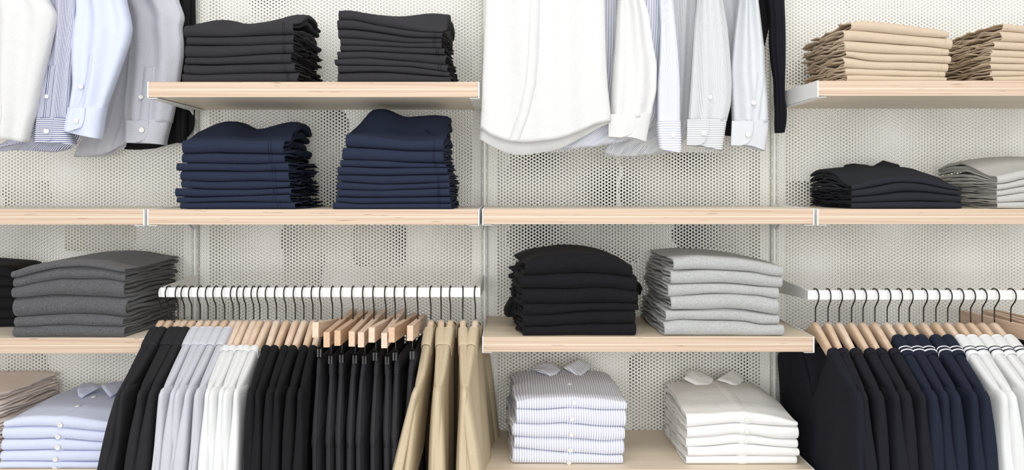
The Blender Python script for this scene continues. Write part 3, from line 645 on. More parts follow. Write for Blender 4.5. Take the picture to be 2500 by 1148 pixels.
def stitched(it, T, pts, name='top_seam', r=.0011, mat=None):
    P = [on_top(it, T[1]+a/T[0], T[2]+b/T[0]) for a, b in pts]
    V, F = tube([(p[1], p[2], p[3]) for p in P], r, 6); mesh(name, V, F, mat or M['navy_seam'], it.t)
stitched(nv2[0], T3, [(2000, 160), (2005, 190), (2030, 230), (2070, 258), (2110, 275)], 'pocket_edge')
stitched(nv2[0], T3, [(1640, 125), (1630, 160), (1600, 195), (1550, 225)], 'pocket_edge')
stitched(nv2[0], T3, [(1590, 128), (1650, 105), (1740, 102), (1800, 130), (1870, 160), (1960, 150), (2060, 142), (2130, 142)], 'waistband_seam')
stitched(nv1[0], T3, [(470, 220), (520, 195), (600, 182), (680, 198), (740, 240), (830, 244), (940, 212), (1040, 190)], 'waistband_seam')
stitched(nv1[0], T3, [(905, 228), (912, 255), (915, 292)], 'pocket_edge')
# ------------------------------------------------------------------ rails
RY = -.26; RZ = ZC-.2455; RZR = ZC-.252
def rail(x0, x1, ztop, label, arm_len=True, h=.0235, y=RY):
    t = thing('hanging_rail', label, 'rail', ((x0+x1)/2, y, ztop), 0, 'white hanging rails')
    V, F = boxes([(x0, x1, y-.007, y+.007, ztop-h, ztop)]); bev(mesh('bar', V, F, M['white'], t, smooth=False), .0012)
    for e in ((x0, x0+.006), (x1-.006, x1)):
        Vp = [(y+.007, ztop), (y+.007, ztop-h), (-.012, ztop-h-.012), (-.012, ztop+.006)]
        V = [(e[0], a, b) for a, b in Vp]+[(e[1], a, b) for a, b in Vp]
        F = [[0, 1, 2, 3], [7, 6, 5, 4]]+[[i, i+4, (i+1) % 4+4, (i+1) % 4] for i in range(4)]
        bev(mesh('arm', V, F, M['white'], t, smooth=False), .001)
rail(POSTS[1]+.003, POSTS[2]-.003, RZ, 'white flat rail holding the hangers of the middle bay')
rail(POSTS[3]+.003, POSTS[4]-.003, RZR, 'white flat rail holding the hangers of the right bay')
RU = ZC+.80
rail(POSTS[0]+.003, POSTS[1]-.003, RU, 'white rail above the left bay shirts')
rail(POSTS[2]+.003, POSTS[3]-.003, RU, 'white rail above the empty shelf bay shirts')

# ------------------------------------------------------------------ hangers; local frame: -y is towards the room, origin at the wood's neck
HK = [(0, 0, -.004), (0, 0, .028), (0, -.006, .038), (0, -.015, .048), (0, -.020, .058), (0, -.019, .068), (0, -.012, .0755), (0, 0, .0785), (0, .011, .0755), (0, .016, .066)]
hookV, hookF = tube(HK, .0016, 8)
def wood_hanger_mesh():
    V = []; n = 41
    for i in range(n):
        u = -1+2*i/(n-1); a = abs(u)
        y = u*.165; zc = -.006-.098*a**1.12
        H = .034-.015*a; W = .0150-.003*a*a; bow = 0
        zc -= H/2
        for (sx, sz) in ((-.5, .36), (-.36, .5), (.36, .5), (.5, .36), (.5, -.36), (.36, -.5), (-.36, -.5), (-.5, -.36)):
            V.append((bow+sx*W, y, zc+sz*H))
    F = [[i*8+k, (i+1)*8+k, (i+1)*8+(k+1) % 8, i*8+(k+1) % 8] for i in range(n-1) for k in range(8)]
    F += [list(range(8)), [(n-1)*8+k for k in range(8)][::-1]]
    return V, F
whV, whF = wood_hanger_mesh()
_h = mesh('wood', whV, whF, M['beech'], smooth=True); HW = _h.data; bpy.data.objects.remove(_h)
_h = mesh('hook', hookV, hookF, M['wire']); HH = _h.data; bpy.data.objects.remove(_h)
V, F = boxes([(-.007, .007, -.21, .21, -.038, -.004)])
_h = bev(mesh('bar', V, F, M['beechbar'], smooth=False), .001); HB = _h.data; bpy.data.objects.remove(_h)
V1, F1 = tube([(0, -.15, -.038), (0, -.15, -.062)], .0013, 6)
V2, F2 = boxes([(-.005, -.0012, -.160, -.142, -.084, -.066), (.0012, .005, -.160, -.142, -.084, -.066)])
V3, F3 = tube([(.0, -.158, -.058), (.004, -.153, -.064), (0, -.148, -.068), (-.004, -.153, -.064), (0, -.158, -.058)], .0014, 6)
V = V1+V2+V3; F = F1+[[q+len(V1) for q in f] for f in F2]+[[q+len(V1)+len(V2) for q in f] for f in F3]
_h = mesh('clip', V, F, M['black'], smooth=False); HC = _h.data; bpy.data.objects.remove(_h)
_h = mesh('clip', [(x, -y, z) for x, y, z in V], [f[::-1] for f in F], M['black'], smooth=False); HC2 = _h.data; bpy.data.objects.remove(_h)
def child(name, data, parent, bevw=0):
    o = bpy.data.objects.new(name, data); COL.objects.link(o); o.parent = parent
    if bevw: bev(o, bevw)
    return o
def hanger(x, ztop, label, group, yaw=0, clip=False, y=RY, tilt=0):
    neck = ztop-.0751
    t = thing('clip_hanger' if clip else 'wooden_hanger', label, 'hanger', (x, y, neck), yaw, group)
    child('hook', HH, t)
    if clip:
        for c in (child('bar', HB, t, .001), child('clip', HC, t), child('clip', HC2, t)): c.rotation_euler.x = -math.radians(tilt)
    else: child('wood', HW, t)
    return t

# ------------------------------------------------------------------ hanging garments on rails (side-on)
def hang_body(name, parent, mat, ztopf, ztopb, L0, hem, tx, fl, seed, lean=0.0, nf=3, amp=.003, flw=0.0, uvr=1.0, deep=0.0):
    """two sheets of cloth joined round shoulders and ends. ztop(u): upper edge, L0 half width, hem z, tx half thickness, fl widening of the half width per metre"""
    w = Wob(seed); w2 = Wob(seed+1)
    nu, nv = 44, 34
    U = np.sin(np.linspace(-pi/2, pi/2, nu)); vv = np.linspace(0, 1, nv)**1.7
    rows = []
    uvs = []
    for sgn, zt in ((-1, ztopf), (1, ztopb)):
        u, v = np.meshgrid(U, vv, indexing='ij')
        z0 = zt(u*L0); z = z0+(hem-z0)*v
        dr = (z0-z)
        T = tx*np.sqrt(np.clip(1-(1-np.clip(dr/.013, 0, 1))**2, 0, 1))*np.clip(1-np.abs(u)**10, 0, 1)**.5
        if deep: T = np.where(np.abs(u*L0) < deep, tx, T)
        T = T*(1+flw*np.clip(-z-.13, 0, 1))
        Lz = L0+fl*np.clip(-z-.13, 0, 1)
        fo = amp*np.clip(dr/.15, 0, 1)*np.sin(u*nf*pi+w(z*7, 0, 0)*1.2+seed)
        x = sgn*T+fo+lean*np.clip(-z-.1, 0, 1)+.003*w2(u*4, z*9, 0)*np.clip(dr/.1, 0, 1)
        y = -u*Lz+.003*w(z*14, u*3, 1)
        rows.append(np.stack([x, y, z], -1)); uvs.append(np.stack([u*L0*uvr+.5*sgn, z], -1))
    V = np.concatenate([rows[0].reshape(-1, 3), rows[1].reshape(-1, 3)]); UV = np.concatenate([uvs[0].reshape(-1, 2), uvs[1].reshape(-1, 2)])
    n = nu*nv; F = []
    for i in range(nu-1):
        for j in range(nv-1):
            a = i*nv+j; F.append((a, a+1, a+nv+1, a+nv)); F.append((n+a, n+a+nv, n+a+nv+1, n+a+1))
        a = i*nv; F.append((a, a+nv, n+a+nv, n+a))
        a = i*nv+nv-1; F.append((a, n+a, n+a+nv, a+nv))
    for j in range(nv-1):
        F.append((j, n+j, n+j+1, j+1)); a = (nu-1)*nv+j; F.append((a, a+1, n+a+1, n+a))
    return mesh(name, V, F, mat, parent, UV, world=False)
def sleeve(parent, mat, zs, us, ww, length, seed, lean=0, out=.05, name='sleeve', sgn=1, wu=.045, pinch=.3):
    """hanging sleeve; path starts at the shoulder end and falls; sgn 1 the room side"""
    w = Wob(seed); nt_, na = 34, 20; V = []; UV = []
    for i in range(nt_):
        t = (i/(nt_-1)); z = zs-length*t**1.15
        cap = math.sqrt(max(0, 1-(1-min(1, t/.07))**2))
        uc = us+out*t+.004*math.sin(seed+t*9); hu = wu*(1-.25*t)*cap+.001; hw = ww*(.85+.35*math.sin(min(1, t*1.6)*pi*.5))*cap+.0005
        for k in range(na):
            a = 2*pi*k/na
            x = hw*cos(a)*(1+.12*sin(3*a+seed+t*5))+lean*length*t+.003*float(w(t*6, 0, 0)); y = -sgn*(uc+hu*sin(a)-.0)
            # crease down the front of the sleeve
            f = max(0, sin(a))**6*pinch*hu*min(1, t*3); y += sgn*f
            V.append((x, y, z)); UV.append((a/(2*pi)*.16, z))
    F = [[i*na+k, i*na+(k+1) % na, (i+1)*na+(k+1) % na, (i+1)*na+k] for i in range(nt_-1) for k in range(na)]
    F += [list(range(na))[::-1], [(nt_-1)*na+k for k in range(na)]]
    if sgn < 0: F = [f[::-1] for f in F]
    return mesh(name, V, F, mat, parent, UV, world=False)
def saddle(parent, mat, name, f, u0, u1, hw, off, drop, slant=0.0):
    """strip of cloth laid over the shoulder line next to the neck, one on each side: collar, collar stripe or neckband"""
    out = []; ni, nj = 9, 25
    for si, sgn in enumerate((1, -1)):
        V = []; UV = []; F = []
        for layer in (0, 1):
            for i in range(ni):
                for j in range(nj):
                    s_ = -1+2*j/(nj-1); dr = drop*abs(s_)**1.8
                    u = u0+(u1-u0)*i/(ni-1)+slant*dr
                    e = min(1, min(i, ni-1-i)/1.5)
                    o = (off if layer == 0 else off-.0016)*(.55+.45*e)
                    Tt = hw*math.sqrt(max(0, 1-(1-min(1, dr/.013))**2))
                    V.append((math.copysign(Tt+o*min(1, dr/.004), s_), -sgn*u, float(arm_z(max(u, .0)))+.006-dr*(1-.25*abs(slant))+o)); UV.append((s_*drop, u))
        n = ni*nj
        for i in range(ni-1):
            for j in range(nj-1):
                a = i*nj+j; q = [a, a+1, a+nj+1, a+nj]; q2 = [v+n for v in q[::-1]]
                F += [q, q2] if sgn > 0 else [q[::-1], q2[::-1]]
        for i in range(ni-1):
            for j in (0, nj-1):
                a = i*nj+j; F.append([a, a+nj, a+nj+n, a+n])
        for j in range(nj-1):
            for i in (0, ni-1):
                a = i*nj+j; F.append([a, a+1, a+1+n, a+n])
        out.append(mesh(name, V, F, mat, parent[si] if isinstance(parent, list) else parent, UV, world=False))
    return out
def arm_z(a): return -.002-.116*(np.clip(a, 0, .23)/.205)**1.12
def sh_line(un, L, vn=0.0, dip=None):
    """upper edge for a body: neck opening, then a shoulder slope falling to the sleeve seam"""
    def f(u):
        a = np.abs(u)
        z = arm_z(np.maximum(a, un))+.006; z_neck = float(arm_z(un))+.006
        if vn: z = np.where(a < un, z_neck-vn*(1-a/un), z)
        if dip: z = np.where(a < un, z_neck-dip*np.sqrt(np.clip(1-(a/un)**2, 0, 1)), z)
        return z-.012*np.clip((a-L*.95)/(L*.05), 0, 1)**2
    return f
def garment(kind, x, ztop, label, cat, group, mats, yaw=0, seed=0, hw=.0105, lean=0.0, hem=-.62, fl=.12, flw=0, name=None, sleeve_out=.05, sl_lean=None):
    neck = ztop-.0751
    t = thing(name or 'hanging_shirt', label, cat, (x, RY, neck), yaw, group)
    m = mats[0]
    if kind == 'collared':
        f = sh_line(.046, .222, dip=.02); b = sh_line(.046, .222)
    elif kind == 'crew':
        f = sh_line(.108, .222, dip=.045); b = sh_line(.108, .222, dip=.01)
    elif kind == 'vneck':
        f = sh_line(.108, .222, vn=.14); b = sh_line(.108, .222, dip=.01)
    elif kind == 'polo':
        f = sh_line(.066, .222, dip=.02); b = sh_line(.066, .222)
    hang_body('body', t, m, f, b, .218, hem, hw, fl, seed, lean, nf=2+seed % 3, amp=.0028, flw=flw, deep=0)
    sl = lean if sl_lean is None else sl_lean
    sleeve(t, m, -.116, .192, hw*1.12, -hem-.16, seed+3, sl, sleeve_out)
    sleeve(t, m, -.116, .192, hw*1.0, -hem-.16, seed+4, sl, .03, sgn=-1)
    if kind == 'collared': saddle(t, m, 'collar', b, .042, .100, hw, .0024, .055, -.45)
    if kind == 'polo':
        cl = saddle(t, m, 'collar', b, .060, .120, hw, .0030, .060, -.22)
        for q in (.099, .108): saddle(cl, mats[1], 'collar_stripe', b, q, q+.0026, hw, .0038, .058, -.22)
    if kind == 'vneck':
        V1, F1 = tube([(-.003, -.106, float(f(np.array(.106)))-.001), (-.0045, -.05, float(f(np.array(.05)))-.001), (-.0045, 0, float(f(np.array(0.)))-.003), (-.0045, .05, float(f(np.array(.05)))-.001), (-.003, .106, float(f(np.array(.106)))-.001)], .0042, 8)
        mesh('v_neck_rib', V1, F1, M['dknit'], t, None, world=False)
    if kind in ('crew', 'vneck'): saddle(t, m, 'neckband', b, .102, .116, hw, .0014, .03, -.3)
    return t
N1 = [393, 412, 435, 450, 468, 489, 508, 527, 548, 569, 584, 600, 619, 634, 654, 675, 698, 721, 742, 764, 784]
GH1 = 'wooden hangers on the middle rail'
def hx(px): return X(px, RY)
kinds = [('black collared shirt', 5, 'collared', M['black_cloth']), ('grey pinstriped collared shirt', 5, 'collared', M['grey_cloth']),
         ('white T-shirt', 5, 'crew', M['white_tee']), ('black fine-knit top', 6, 'crew', M['black_tee'])]
k = 0
for nm, cnt, kd, mt in kinds:
    for j in range(cnt):
        x = hx(N1[k]); yaw = math.radians(random.Random(k).uniform(-2, 2)); at = '%s %s from the left on the middle rail' % (ORD[j], nm)
        hanger(x, RZ, 'wooden hanger of the '+at, GH1, yaw)
        first = (j == 0)
        garment(kd, x, RZ, at, 'shirt' if 'shirt' in nm else 'sweater', nm+'s on the middle rail', [mt], yaw, 40+k*3, hw=.0097, lean=[-.18, -.14, -.10, -.085, -.08][k] if k < 5 else -.07 if k < 10 else -.02,
                fl=.14 if kd == 'collared' else .06, name='hanging_shirt' if 'collared' in nm else 'hanging_t_shirt' if 'T-shirt' in nm else 'hanging_sweater')
        k += 1
# trousers on clip hangers
N2 = [812, 834.5, 862, 888, 913, 942, 965, 990, 1020]
YAW2 = [1.5, 2, 1, 2.5, 1.2, -.3, 1, -1.5, 1.5]
TILT2 = [7, 1, 2, 1.5, 1, 4, .5, 4, 5]
def trousers(x, ztop, label, group, mat, seam, seed, yaw, hw=.011, name='hanging_trousers'):
    neck = ztop-.0751; t = thing(name, label, 'trousers', (x, RY, neck), yaw, group)
    top = lambda u: -.068+0*u
    w = Wob(seed); nu, nv = 36, 40
    V = []; UV = []
    for i in range(nv):
        v = i/(nv-1); z = -.070-.62*v**1.3; dr = -.070-z
        Lz = .155+.045*min(1, dr/.16); T = hw*(.62+.55*min(1, dr/.12))*(1 if i else .35)
        for k in range(nu):
            a = 2*pi*k/nu; c, s = cos(a), sin(a)
            y = -Lz*math.copysign(abs(c)**.75, c); xx = T*math.copysign(abs(s)**.6, s)
            fo = .004*sin(5*c+seed)*min(1, dr/.05)+.003*float(w(z*8, c*3, 0))
            if i == 0: y *= .98
            V.append((xx+fo, y, z)); UV.append((c*Lz, z))
    F = [[i*nu+k, (i+1)*nu+k, (i+1)*nu+(k+1) % nu, i*nu+(k+1) % nu] for i in range(nv-1) for k in range(nu)]
    F += [list(range(nu)), [(nv-1)*nu+k for k in range(nu)][::-1]]
    mesh('legs', V, F, mat, t, UV, world=False)
    # waistband: slightly proud band round the top
    Vb = []; m = 4
    for (z, g_) in ((-.069, .0), (-.0695, .0012), (-.104, .0016), (-.1055, 0)):
        dr = -.070-z; Lz = .155+.045*min(1, max(0, dr)/.16)+g_; T = hw*(.62+.55*min(1, max(0, dr)/.12))+g_
        for k in range(nu):
            a = 2*pi*k/nu; c, s = cos(a), sin(a)
            fo = .004*sin(5*c+seed)*min(1, max(0, dr)/.05)+.003*float(w(z*8, c*3, 0))
            Vb.append((T*math.copysign(abs(s)**.6, s)+fo, -Lz*math.copysign(abs(c)**.75, c), z))
    F = [[i*nu+k, (i+1)*nu+k, (i+1)*nu+(k+1) % nu, i*nu+(k+1) % nu] for i in range(m-1) for k in range(nu)]
    mesh('waistband', Vb, F, mat, t, [(0, 0)]*len(Vb), world=False)
    def sp(a, z, o=.0006):
        a = math.radians(a); c, sn = cos(a), sin(a); dr = -.070-z; Lz = .155+.045*min(1, dr/.16); T = hw*(.62+.55*min(1, dr/.12))
        fo = .004*sin(5*c+seed)*min(1, dr/.05)+.003*float(w(z*8, c*3, 0))
        return ((T+o)*math.copysign(abs(sn)**.6, sn)+fo, -(Lz+o)*math.copysign(abs(c)**.75, c), z)
    for side in (-1, 1):
        V1, F1 = tube([sp(side*q, z) for q, z in ((62, -.115), (52, -.16), (36, -.205), (14, -.245), (6, -.262))], .0011, 6); mesh('pocket_edge', V1, F1, seam, t, None, world=False)
    V1, F1 = tube([sp(9, z, .0002) for z in (-.108, -.16, -.24, -.34, -.46, -.6)], .0008, 6); mesh('side_seam', V1, F1, seam, t, None, world=False)
    return t
for j, px_ in enumerate(N2):
    x = hx(px_); yaw = math.radians(YAW2[j]); lb = '%s charcoal trousers from the left on the middle rail' % ORD[j]
    hanger(x, RZ, 'clip hanger of the '+lb, 'clip hangers on the middle rail', yaw, True, tilt=TILT2[j])
    trousers(x, RZ, lb, 'charcoal trousers on clip hangers', M['charcoal'], M['charcoal_seam'], 300+j*5, yaw*.6, hw=.0125)
N3 = [1052, 1077, 1100, 1130, 1160.5]
for j, px_ in enumerate(N3):
    x = hx(px_); yaw = math.radians([-2, 3, -3, 4, -4][j]); lb = '%s beige overshirt from the left on the middle rail' % ORD[j]
    hanger(x, RZ, 'wooden hanger of the '+lb, GH1, yaw)
    garment('collared', x, RZ, lb, 'shirt', 'beige overshirts on the middle rail', [M['olive']], yaw, 420+j*4, hw=.0100, lean=[-.12, -.04, -.02, .0, .06][j], fl=.12, flw=[2.2, 1.2, 1.2, 1.5, 3.5][j], name='hanging_overshirt', sl_lean=[-.2, -.02, .02, -.02, .12][j])
# right bay
N4 = [1991, 2021.5, 2049, 2079, 2107, 2136, 2166, 2194.5, 2220, 2255, 2285, 2314, 2343, 2370, 2398, 2428]
for j, px_ in enumerate(N4):
    x = hx(px_)
    if j < 6:
        kd = 'vneck' if j == 0 else 'crew'; nm = 'midnight blue knit with a V-neck' if j == 0 else 'ink black knitted top'; mt = [M['navyk'] if j == 0 else M['dknit']]
        lb = 'midnight blue V-neck knit facing left, leftmost on its rail' if j == 0 else '%s ink black knit to the right of the V-neck knit' % ORD[j-1]; grp = 'dark knits on the right rail'; cat = 'sweater'
    elif j < 11:
        kd = 'polo'; mt = [M['navyk2'], M['white_cloth']]; lb = '%s navy polo shirt with white collar stripes from the left' % ORD[j-6]; grp = 'navy polo shirts'; cat = 'polo shirt'
    else:
        kd = 'polo'; mt = [M['white_tee'], M['navyk2']]; lb = '%s white polo shirt with navy collar stripes from the left' % ORD[j-11]; grp = 'white polo shirts'; cat = 'polo shirt'
    yaw = math.radians(3 if j == 0 else random.Random(j+90).uniform(-2, 2))
    hanger(x, RZR, 'wooden hanger of the '+lb, 'wooden hangers on the right rail', yaw)
    garment(kd, x, RZR, lb, cat, grp, mt, yaw, 500+j*3, hw=.0126, lean=.02+.05*(j > 0), fl=.08, flw=.3, name='hanging_polo_shirt' if kd == 'polo' else 'hanging_sweater', sl_lean=.05)
for j, px_ in enumerate([2468, 2503, 2534, 2566]):
    x = hx(px_); lb = '%s black trousers right of the hanging white polo shirts' % ORD[j]
    hanger(x, RZR, 'clip hanger of the '+lb, 'clip hangers on the right rail', math.radians([3, -4, 2, 5][j]), True)
    trousers(x, RZR, lb, 'black trousers at the right edge', M['black_cloth'], M['charcoal_seam'], 700+j*5, math.radians([2, -3, 2, 3][j]), hw=.013)

# ------------------------------------------------------------------ shirts hanging above, sleeves and fronts turned to the room
def drape(name, rows, T, Y, th, mat, parent, nf=2, amp=.006, seed=1, hem_f=None, hem_b=None, topy=None, wref=None, dYdz=0.0, closed_top=True, wr=.0012, tilt=0.0):
    """cloth volume between two edges; rows: (y, left, right) in picture points of crop T at depth Y"""
    ys = [T[2]+r[0]/T[0] for r in rows]; xl = [T[1]+r[1]/T[0] for r in rows]; xr = [T[1]+r[2]/T[0] for r in rows]
    if topy is not None: ys = [topy]+ys; xl = [xl[0]]+xl; xr = [xr[0]]+xr
    zz = np.array([Z(y, Y) for y in ys])[::-1]; xL = np.array([X(v, Y) for v in xl])[::-1]; xR = np.array([X(v, Y) for v in xr])[::-1]
    w = Wob(seed); w2 = Wob(seed+1); w3 = Wob(seed+2)
    z0, z1 = zz[-1], zz[0]
    nt_, na = 64, 72; V = []; UV = []
    wref = wref or float(np.mean(xR-xL))
    def ed(z, arr):
        e = .008; return (np.interp(z, zz, arr)+np.interp(z-e, zz, arr)+np.interp(z+e, zz, arr))/3
    a = 2*pi*np.arange(na)/na; u = np.cos(a); s = np.sin(a)
    rowsV = []
    def ring(t, inset=0.0):
        zb = np.full(na, z1)
        if hem_f is not None:
            hf = curve(hem_f, T, Y); hb = curve(hem_b or hem_f, T, Y)
            cxx = (ed(z1, xL)+ed(z1, xR))/2; hww = (ed(z1, xR)-ed(z1, xL))/2
            xq = cxx+hww*u; m = (s > 0); zb = np.where(m, hb(xq), hf(xq))
        z = z0+(zb-z0)*t
        l = ed(z, xL); r = ed(z, xR); c = (l+r)/2; hw_ = (r-l)/2-inset
        cap = math.sqrt(max(0, 1-(1-min(1, t/.04))**2)) if closed_top else 1
        x = c+hw_*u*(.3+.7*cap)
        y = Y+(th-inset)*np.sign(s)*np.abs(s)**.6*max(cap, .05)
        f = np.clip(t*2.5+.2, 0, 1)*(1-np.abs(u)**4)
        y = y+amp*f*np.sin(nf*pi*u+1.3*w(z*5, u*.5, 0)+seed+5*z)+amp*.5*f*w2(u*6+z*3, z*10, 0)
        y = y+dYdz*(z-z1)
        x = x+wr*w3(z*22, u*4, 0)+.3*amp*w(z*9, 3, 0)*0
        return x, y, z
    ts = list(np.linspace(0, .08, 6))+list(np.linspace(.1, 1, nt_-6))
    for t in ts:
        x, y, z = ring(t); V.append(np.stack([x, y, z], -1)); UV.append(np.stack([u*wref/2+np.where(s > 0, .3, 0), z], -1))
    for t in (1.0, .95, .85):
        x, y, z = ring(t, .0012); V.append(np.stack([x, y, z], -1)); UV.append(np.stack([u*wref/2, z], -1))
    V = np.concatenate(V); UV = np.concatenate(UV); R = len(V)//na
    F = [(i*na+k, i*na+(k+1) % na, (i+1)*na+(k+1) % na, (i+1)*na+k) for i in range(R-1) for k in range(na)]
    F.append(tuple(range(na))[::-1])
    o = mesh(name, V, F, mat, parent, UV)
    def fsurf(px, py, off=.002):
        z = Z(py, Y); x = X(px, Y); c = (ed(z, xL)+ed(z, xR))/2; h_ = (ed(z, xR)-ed(z, xL))/2; uu = max(-.95, min(.95, (x-c)/h_)); t = (z0-z)/(z0-z1)
        ss = -math.sqrt(1-uu*uu); f = min(1, t*2.5+.2)*(1-abs(uu)**4)
        y = Y-(th)*abs(ss)**.6+amp*f*math.sin(nf*pi*uu+1.3*float(w(z*5, uu*.5, 0))+seed+5*z)+amp*.5*f*float(w2(uu*6+z*3, z*10, 0))+dYdz*(z-z1)
        return (x, y-off, z)
    return o, fsurf
def ribbon(parent, name, pts, T, fs, mat, half=.006, off=.0022):
    """thin raised strip lying on a draped surface along picture points"""
    V = []; UV = []
    P = [(T[1]+a/T[0], T[2]+b/T[0]) for a, b in pts]
    Q = []
    for i in range(len(P)-1):
        for t in np.linspace(0, 1, 6)[:-1]: Q.append((P[i][0]+(P[i+1][0]-P[i][0])*t, P[i][1]+(P[i+1][1]-P[i][1])*t))
    Q.append(P[-1])
    hp = half*1000
    for i, (a, b) in enumerate(Q):
        for (d, o) in ((-1, -.002), (-.97, off), (0, off+.0003), (.97, off), (1, -.002)):
            V.append(fs(a+d*hp, b, o)); UV.append((d*half, i*.004))
    F = [[i*5+k, i*5+k+1, (i+1)*5+k+1, (i+1)*5+k] for i in range(len(Q)-1) for k in range(4)]
    return mesh(name, V, F, mat, parent, UV)
TA = (2.87, 1160, 0); TB = (2.87, 1450, 0); TC = (2.87, 0, 0)
TOPY = -230
def shirt_thing(label, px, Y, group, name='hanging_shirt', rx=None, cat='shirt'):
    x = X(px, Y); t = thing(name, label, cat, (x, Y, ZC+.6), 0, group)
    hanger(rx if rx is not None else X(px, RY), RU, 'wooden hanger of the '+label, 'wooden hangers above the top edge')
    return t
GL = 'shirts hanging in the left bay'; GR = 'shirts hanging above the empty shelf'
# left bay
t = shirt_thing('white shirt cut by the left edge with its cuff hanging down', -30, -.30, GL, rx=-1.35)
o, fs = drape('sleeve', [(0, -110, 335), (90, -110, 392), (180, -110, 382), (400, -100, 332), (560, -90, 292), (800, -70, 240), (930, -60, 203), (1000, -50, 187)], TC, -.31, .03, M['white_cotton_dimmed'], t, 2, .007, 3, topy=TOPY,
      hem_f=[(-60, 950), (0, 960), (60, 975), (190, 1000)])
drape('body', [(0, -700, 40), (900, -700, 60)], TC, -.20, .03, M['white_cotton_dimmed'], t, 3, .008, 4, topy=TOPY)
ribbon(t, 'cuff_edge', [(75, 760), (70, 850), (50, 920), (20, 950)], TC, fs, M['white_cotton_dimmed'], .0025)
t = shirt_thing('shirt with narrow navy stripes behind the white sleeve', 140, -.24, GL, rx=-1.2)
o, fs = drape('sleeve', [(0, 330, 550), (120, 335, 545), (300, 330, 525), (500, 310, 505), (700, 275, 490), (850, 258, 480)], TC, -.275, .022, M['nstripe'], t, 2, .006, 7, topy=TOPY, wref=.16)
cuf, fc = drape('cuff', [(830, 255, 483), (900, 250, 490), (1000, 245, 532)], TC, -.275, .026, M['nstripe_cuff'], t, 1, .003, 8, hem_f=[(245, 1000), (360, 1002), (420, 1000), (532, 1018)], closed_top=False)
drape('cuff_flap', [(832, 253, 362), (900, 249, 366), (960, 246, 368), (1000, 246, 340)], TC, -.303, .003, M['nstripe_cuff'], cuf, 1, .001, 9, hem_f=[(246, 998), (320, 1003), (368, 975)], closed_top=False)
ribbon(t, 'sleeve_placket', [(400, 470), (385, 600), (375, 700), (362, 830)], TC, fs, M['nstripe'], .0105, .0025)
disc('button', fs(TC[1]+365/TC[0], 684/TC[0], .006), .0052, M['button'], t); disc('button', (X(326/2.87, -.308), -.308, Z(920/2.87, -.308)), .0064, M['button'], cuf)
drape('body', [(0, 300, 620), (500, 240, 640), (850, 180, 600), (990, 60, 560), (1050, -80, 480)], TC, -.20, .014, M['nstripe'], t, 3, .004, 10, topy=TOPY, hem_f=[(-200, 1075), (0, 1030), (130, 992), (250, 1050), (420, 1065), (560, 1000)], hem_b=[(-200, 1085), (100, 1050), (400, 1068), (560, 1020)], wref=.18)
t = shirt_thing('light blue shirt with cuff between the striped and the grey shirt', 245, -.28, GL, rx=-1.08)
o, fs = drape('sleeve', [(0, 545, 880), (100, 548, 905), (200, 527, 925), (300, 516, 907), (400, 513, 872), (600, 518, 802), (760, 492, 742), (790, 488, 738)], TC, -.275, .028, M['oxford'], t, 2, .008, 13, topy=TOPY)
cuf, fc = drape('cuff', [(760, 488, 740), (850, 470, 725), (930, 456, 715), (980, 520, 706)], TC, -.278, .030, M['oxford'], t, 1, .003, 14, hem_f=[(456, 920), (530, 925), (560, 940), (706, 978)], closed_top=False)
drape('cuff_flap', [(758, 487, 600), (850, 470, 590), (920, 456, 560)], TC, -.311, .003, M['oxford'], cuf, 1, .001, 15, hem_f=[(456, 920), (510, 925), (575, 880)], closed_top=False)
ribbon(t, 'sleeve_placket', [(680, 400), (668, 500), (640, 600), (625, 680), (590, 770)], TC, fs, M['oxford'], .007, .0022)
disc('button', fs(TC[1]+605/TC[0], 615/TC[0], .005), .0058, M['button'], t); disc('button', (X(533/2.87, -.316), -.316, Z(846/2.87, -.316)), .0064, M['button'], cuf)
t = shirt_thing('grey shirt with buttoned cuff beside the top middle shelf', 370, -.14, GL, rx=-.98)
o, fs = drape('sleeve', [(0, 880, 1245), (60, 905, 1270), (130, 925, 1292), (190, 925, 1270), (300, 918, 1283), (400, 910, 1282), (570, 897, 1256), (740, 880, 1226), (860, 884, 1200)], TC, -.11, .030, M['grey_cloth'], t, 2, .008, 19, topy=TOPY)
cuf, fc = drape('cuff', [(845, 886, 1203), (930, 886, 1182), (1000, 885, 1165)], TC, -.11, .033, M['grey_cuffcloth'], t, 1, .003, 20, hem_f=[(885, 1000), (1000, 1003), (1060, 1005), (1165, 1018)], closed_top=False)
drape('cuff_flap', [(845, 884, 1040), (930, 884, 1038), (1002, 885, 1000)], TC, -.146, .003, M['grey_cuffcloth'], cuf, 1, .001, 21, hem_f=[(885, 1000), (980, 1003), (1040, 940)], closed_top=False)
ribbon(t, 'sleeve_placket', [(1075, 480), (1065, 600), (1055, 720), (1042, 850)], TC, fs, M['grey_cloth'], .010, .0025)
disc('button', fs(TC[1]+1030/TC[0], 690/TC[0], .006), .0060, M['button'], t); disc('button', (X(993/2.87, -.151), -.151, Z(912/2.87, -.151)), .0070, M['button'], cuf)
drape('body', [(0, 820, 1150), (400, 800, 1100), (700, 700, 1000), (900, 640, 920), (1000, 560, 890), (1090, 520, 860)], TC, -.07, .012, M['grey_cloth'], t, 3, .004, 22, topy=TOPY,
      hem_f=[(520, 1085), (570, 1100), (740, 1085), (890, 1000)], hem_b=[(520, 1100), (740, 1095), (890, 1010)])
t = shirt_thing('black shirt hanging beside the top middle shelf', 440, -.05, GL, rx=-.92)
drape('body', [(0, 1100, 1372), (300, 1150, 1375), (700, 1150, 1366), (900, 1000, 1362), (950, 900, 1330), (1050, 870, 1200)], TC, -.035, .010, M['black_tee'], t, 3, .003, 25, topy=TOPY,
      hem_f=[(860, 1045), (950, 1050), (1080, 1040), (1240, 975), (1362, 925)])
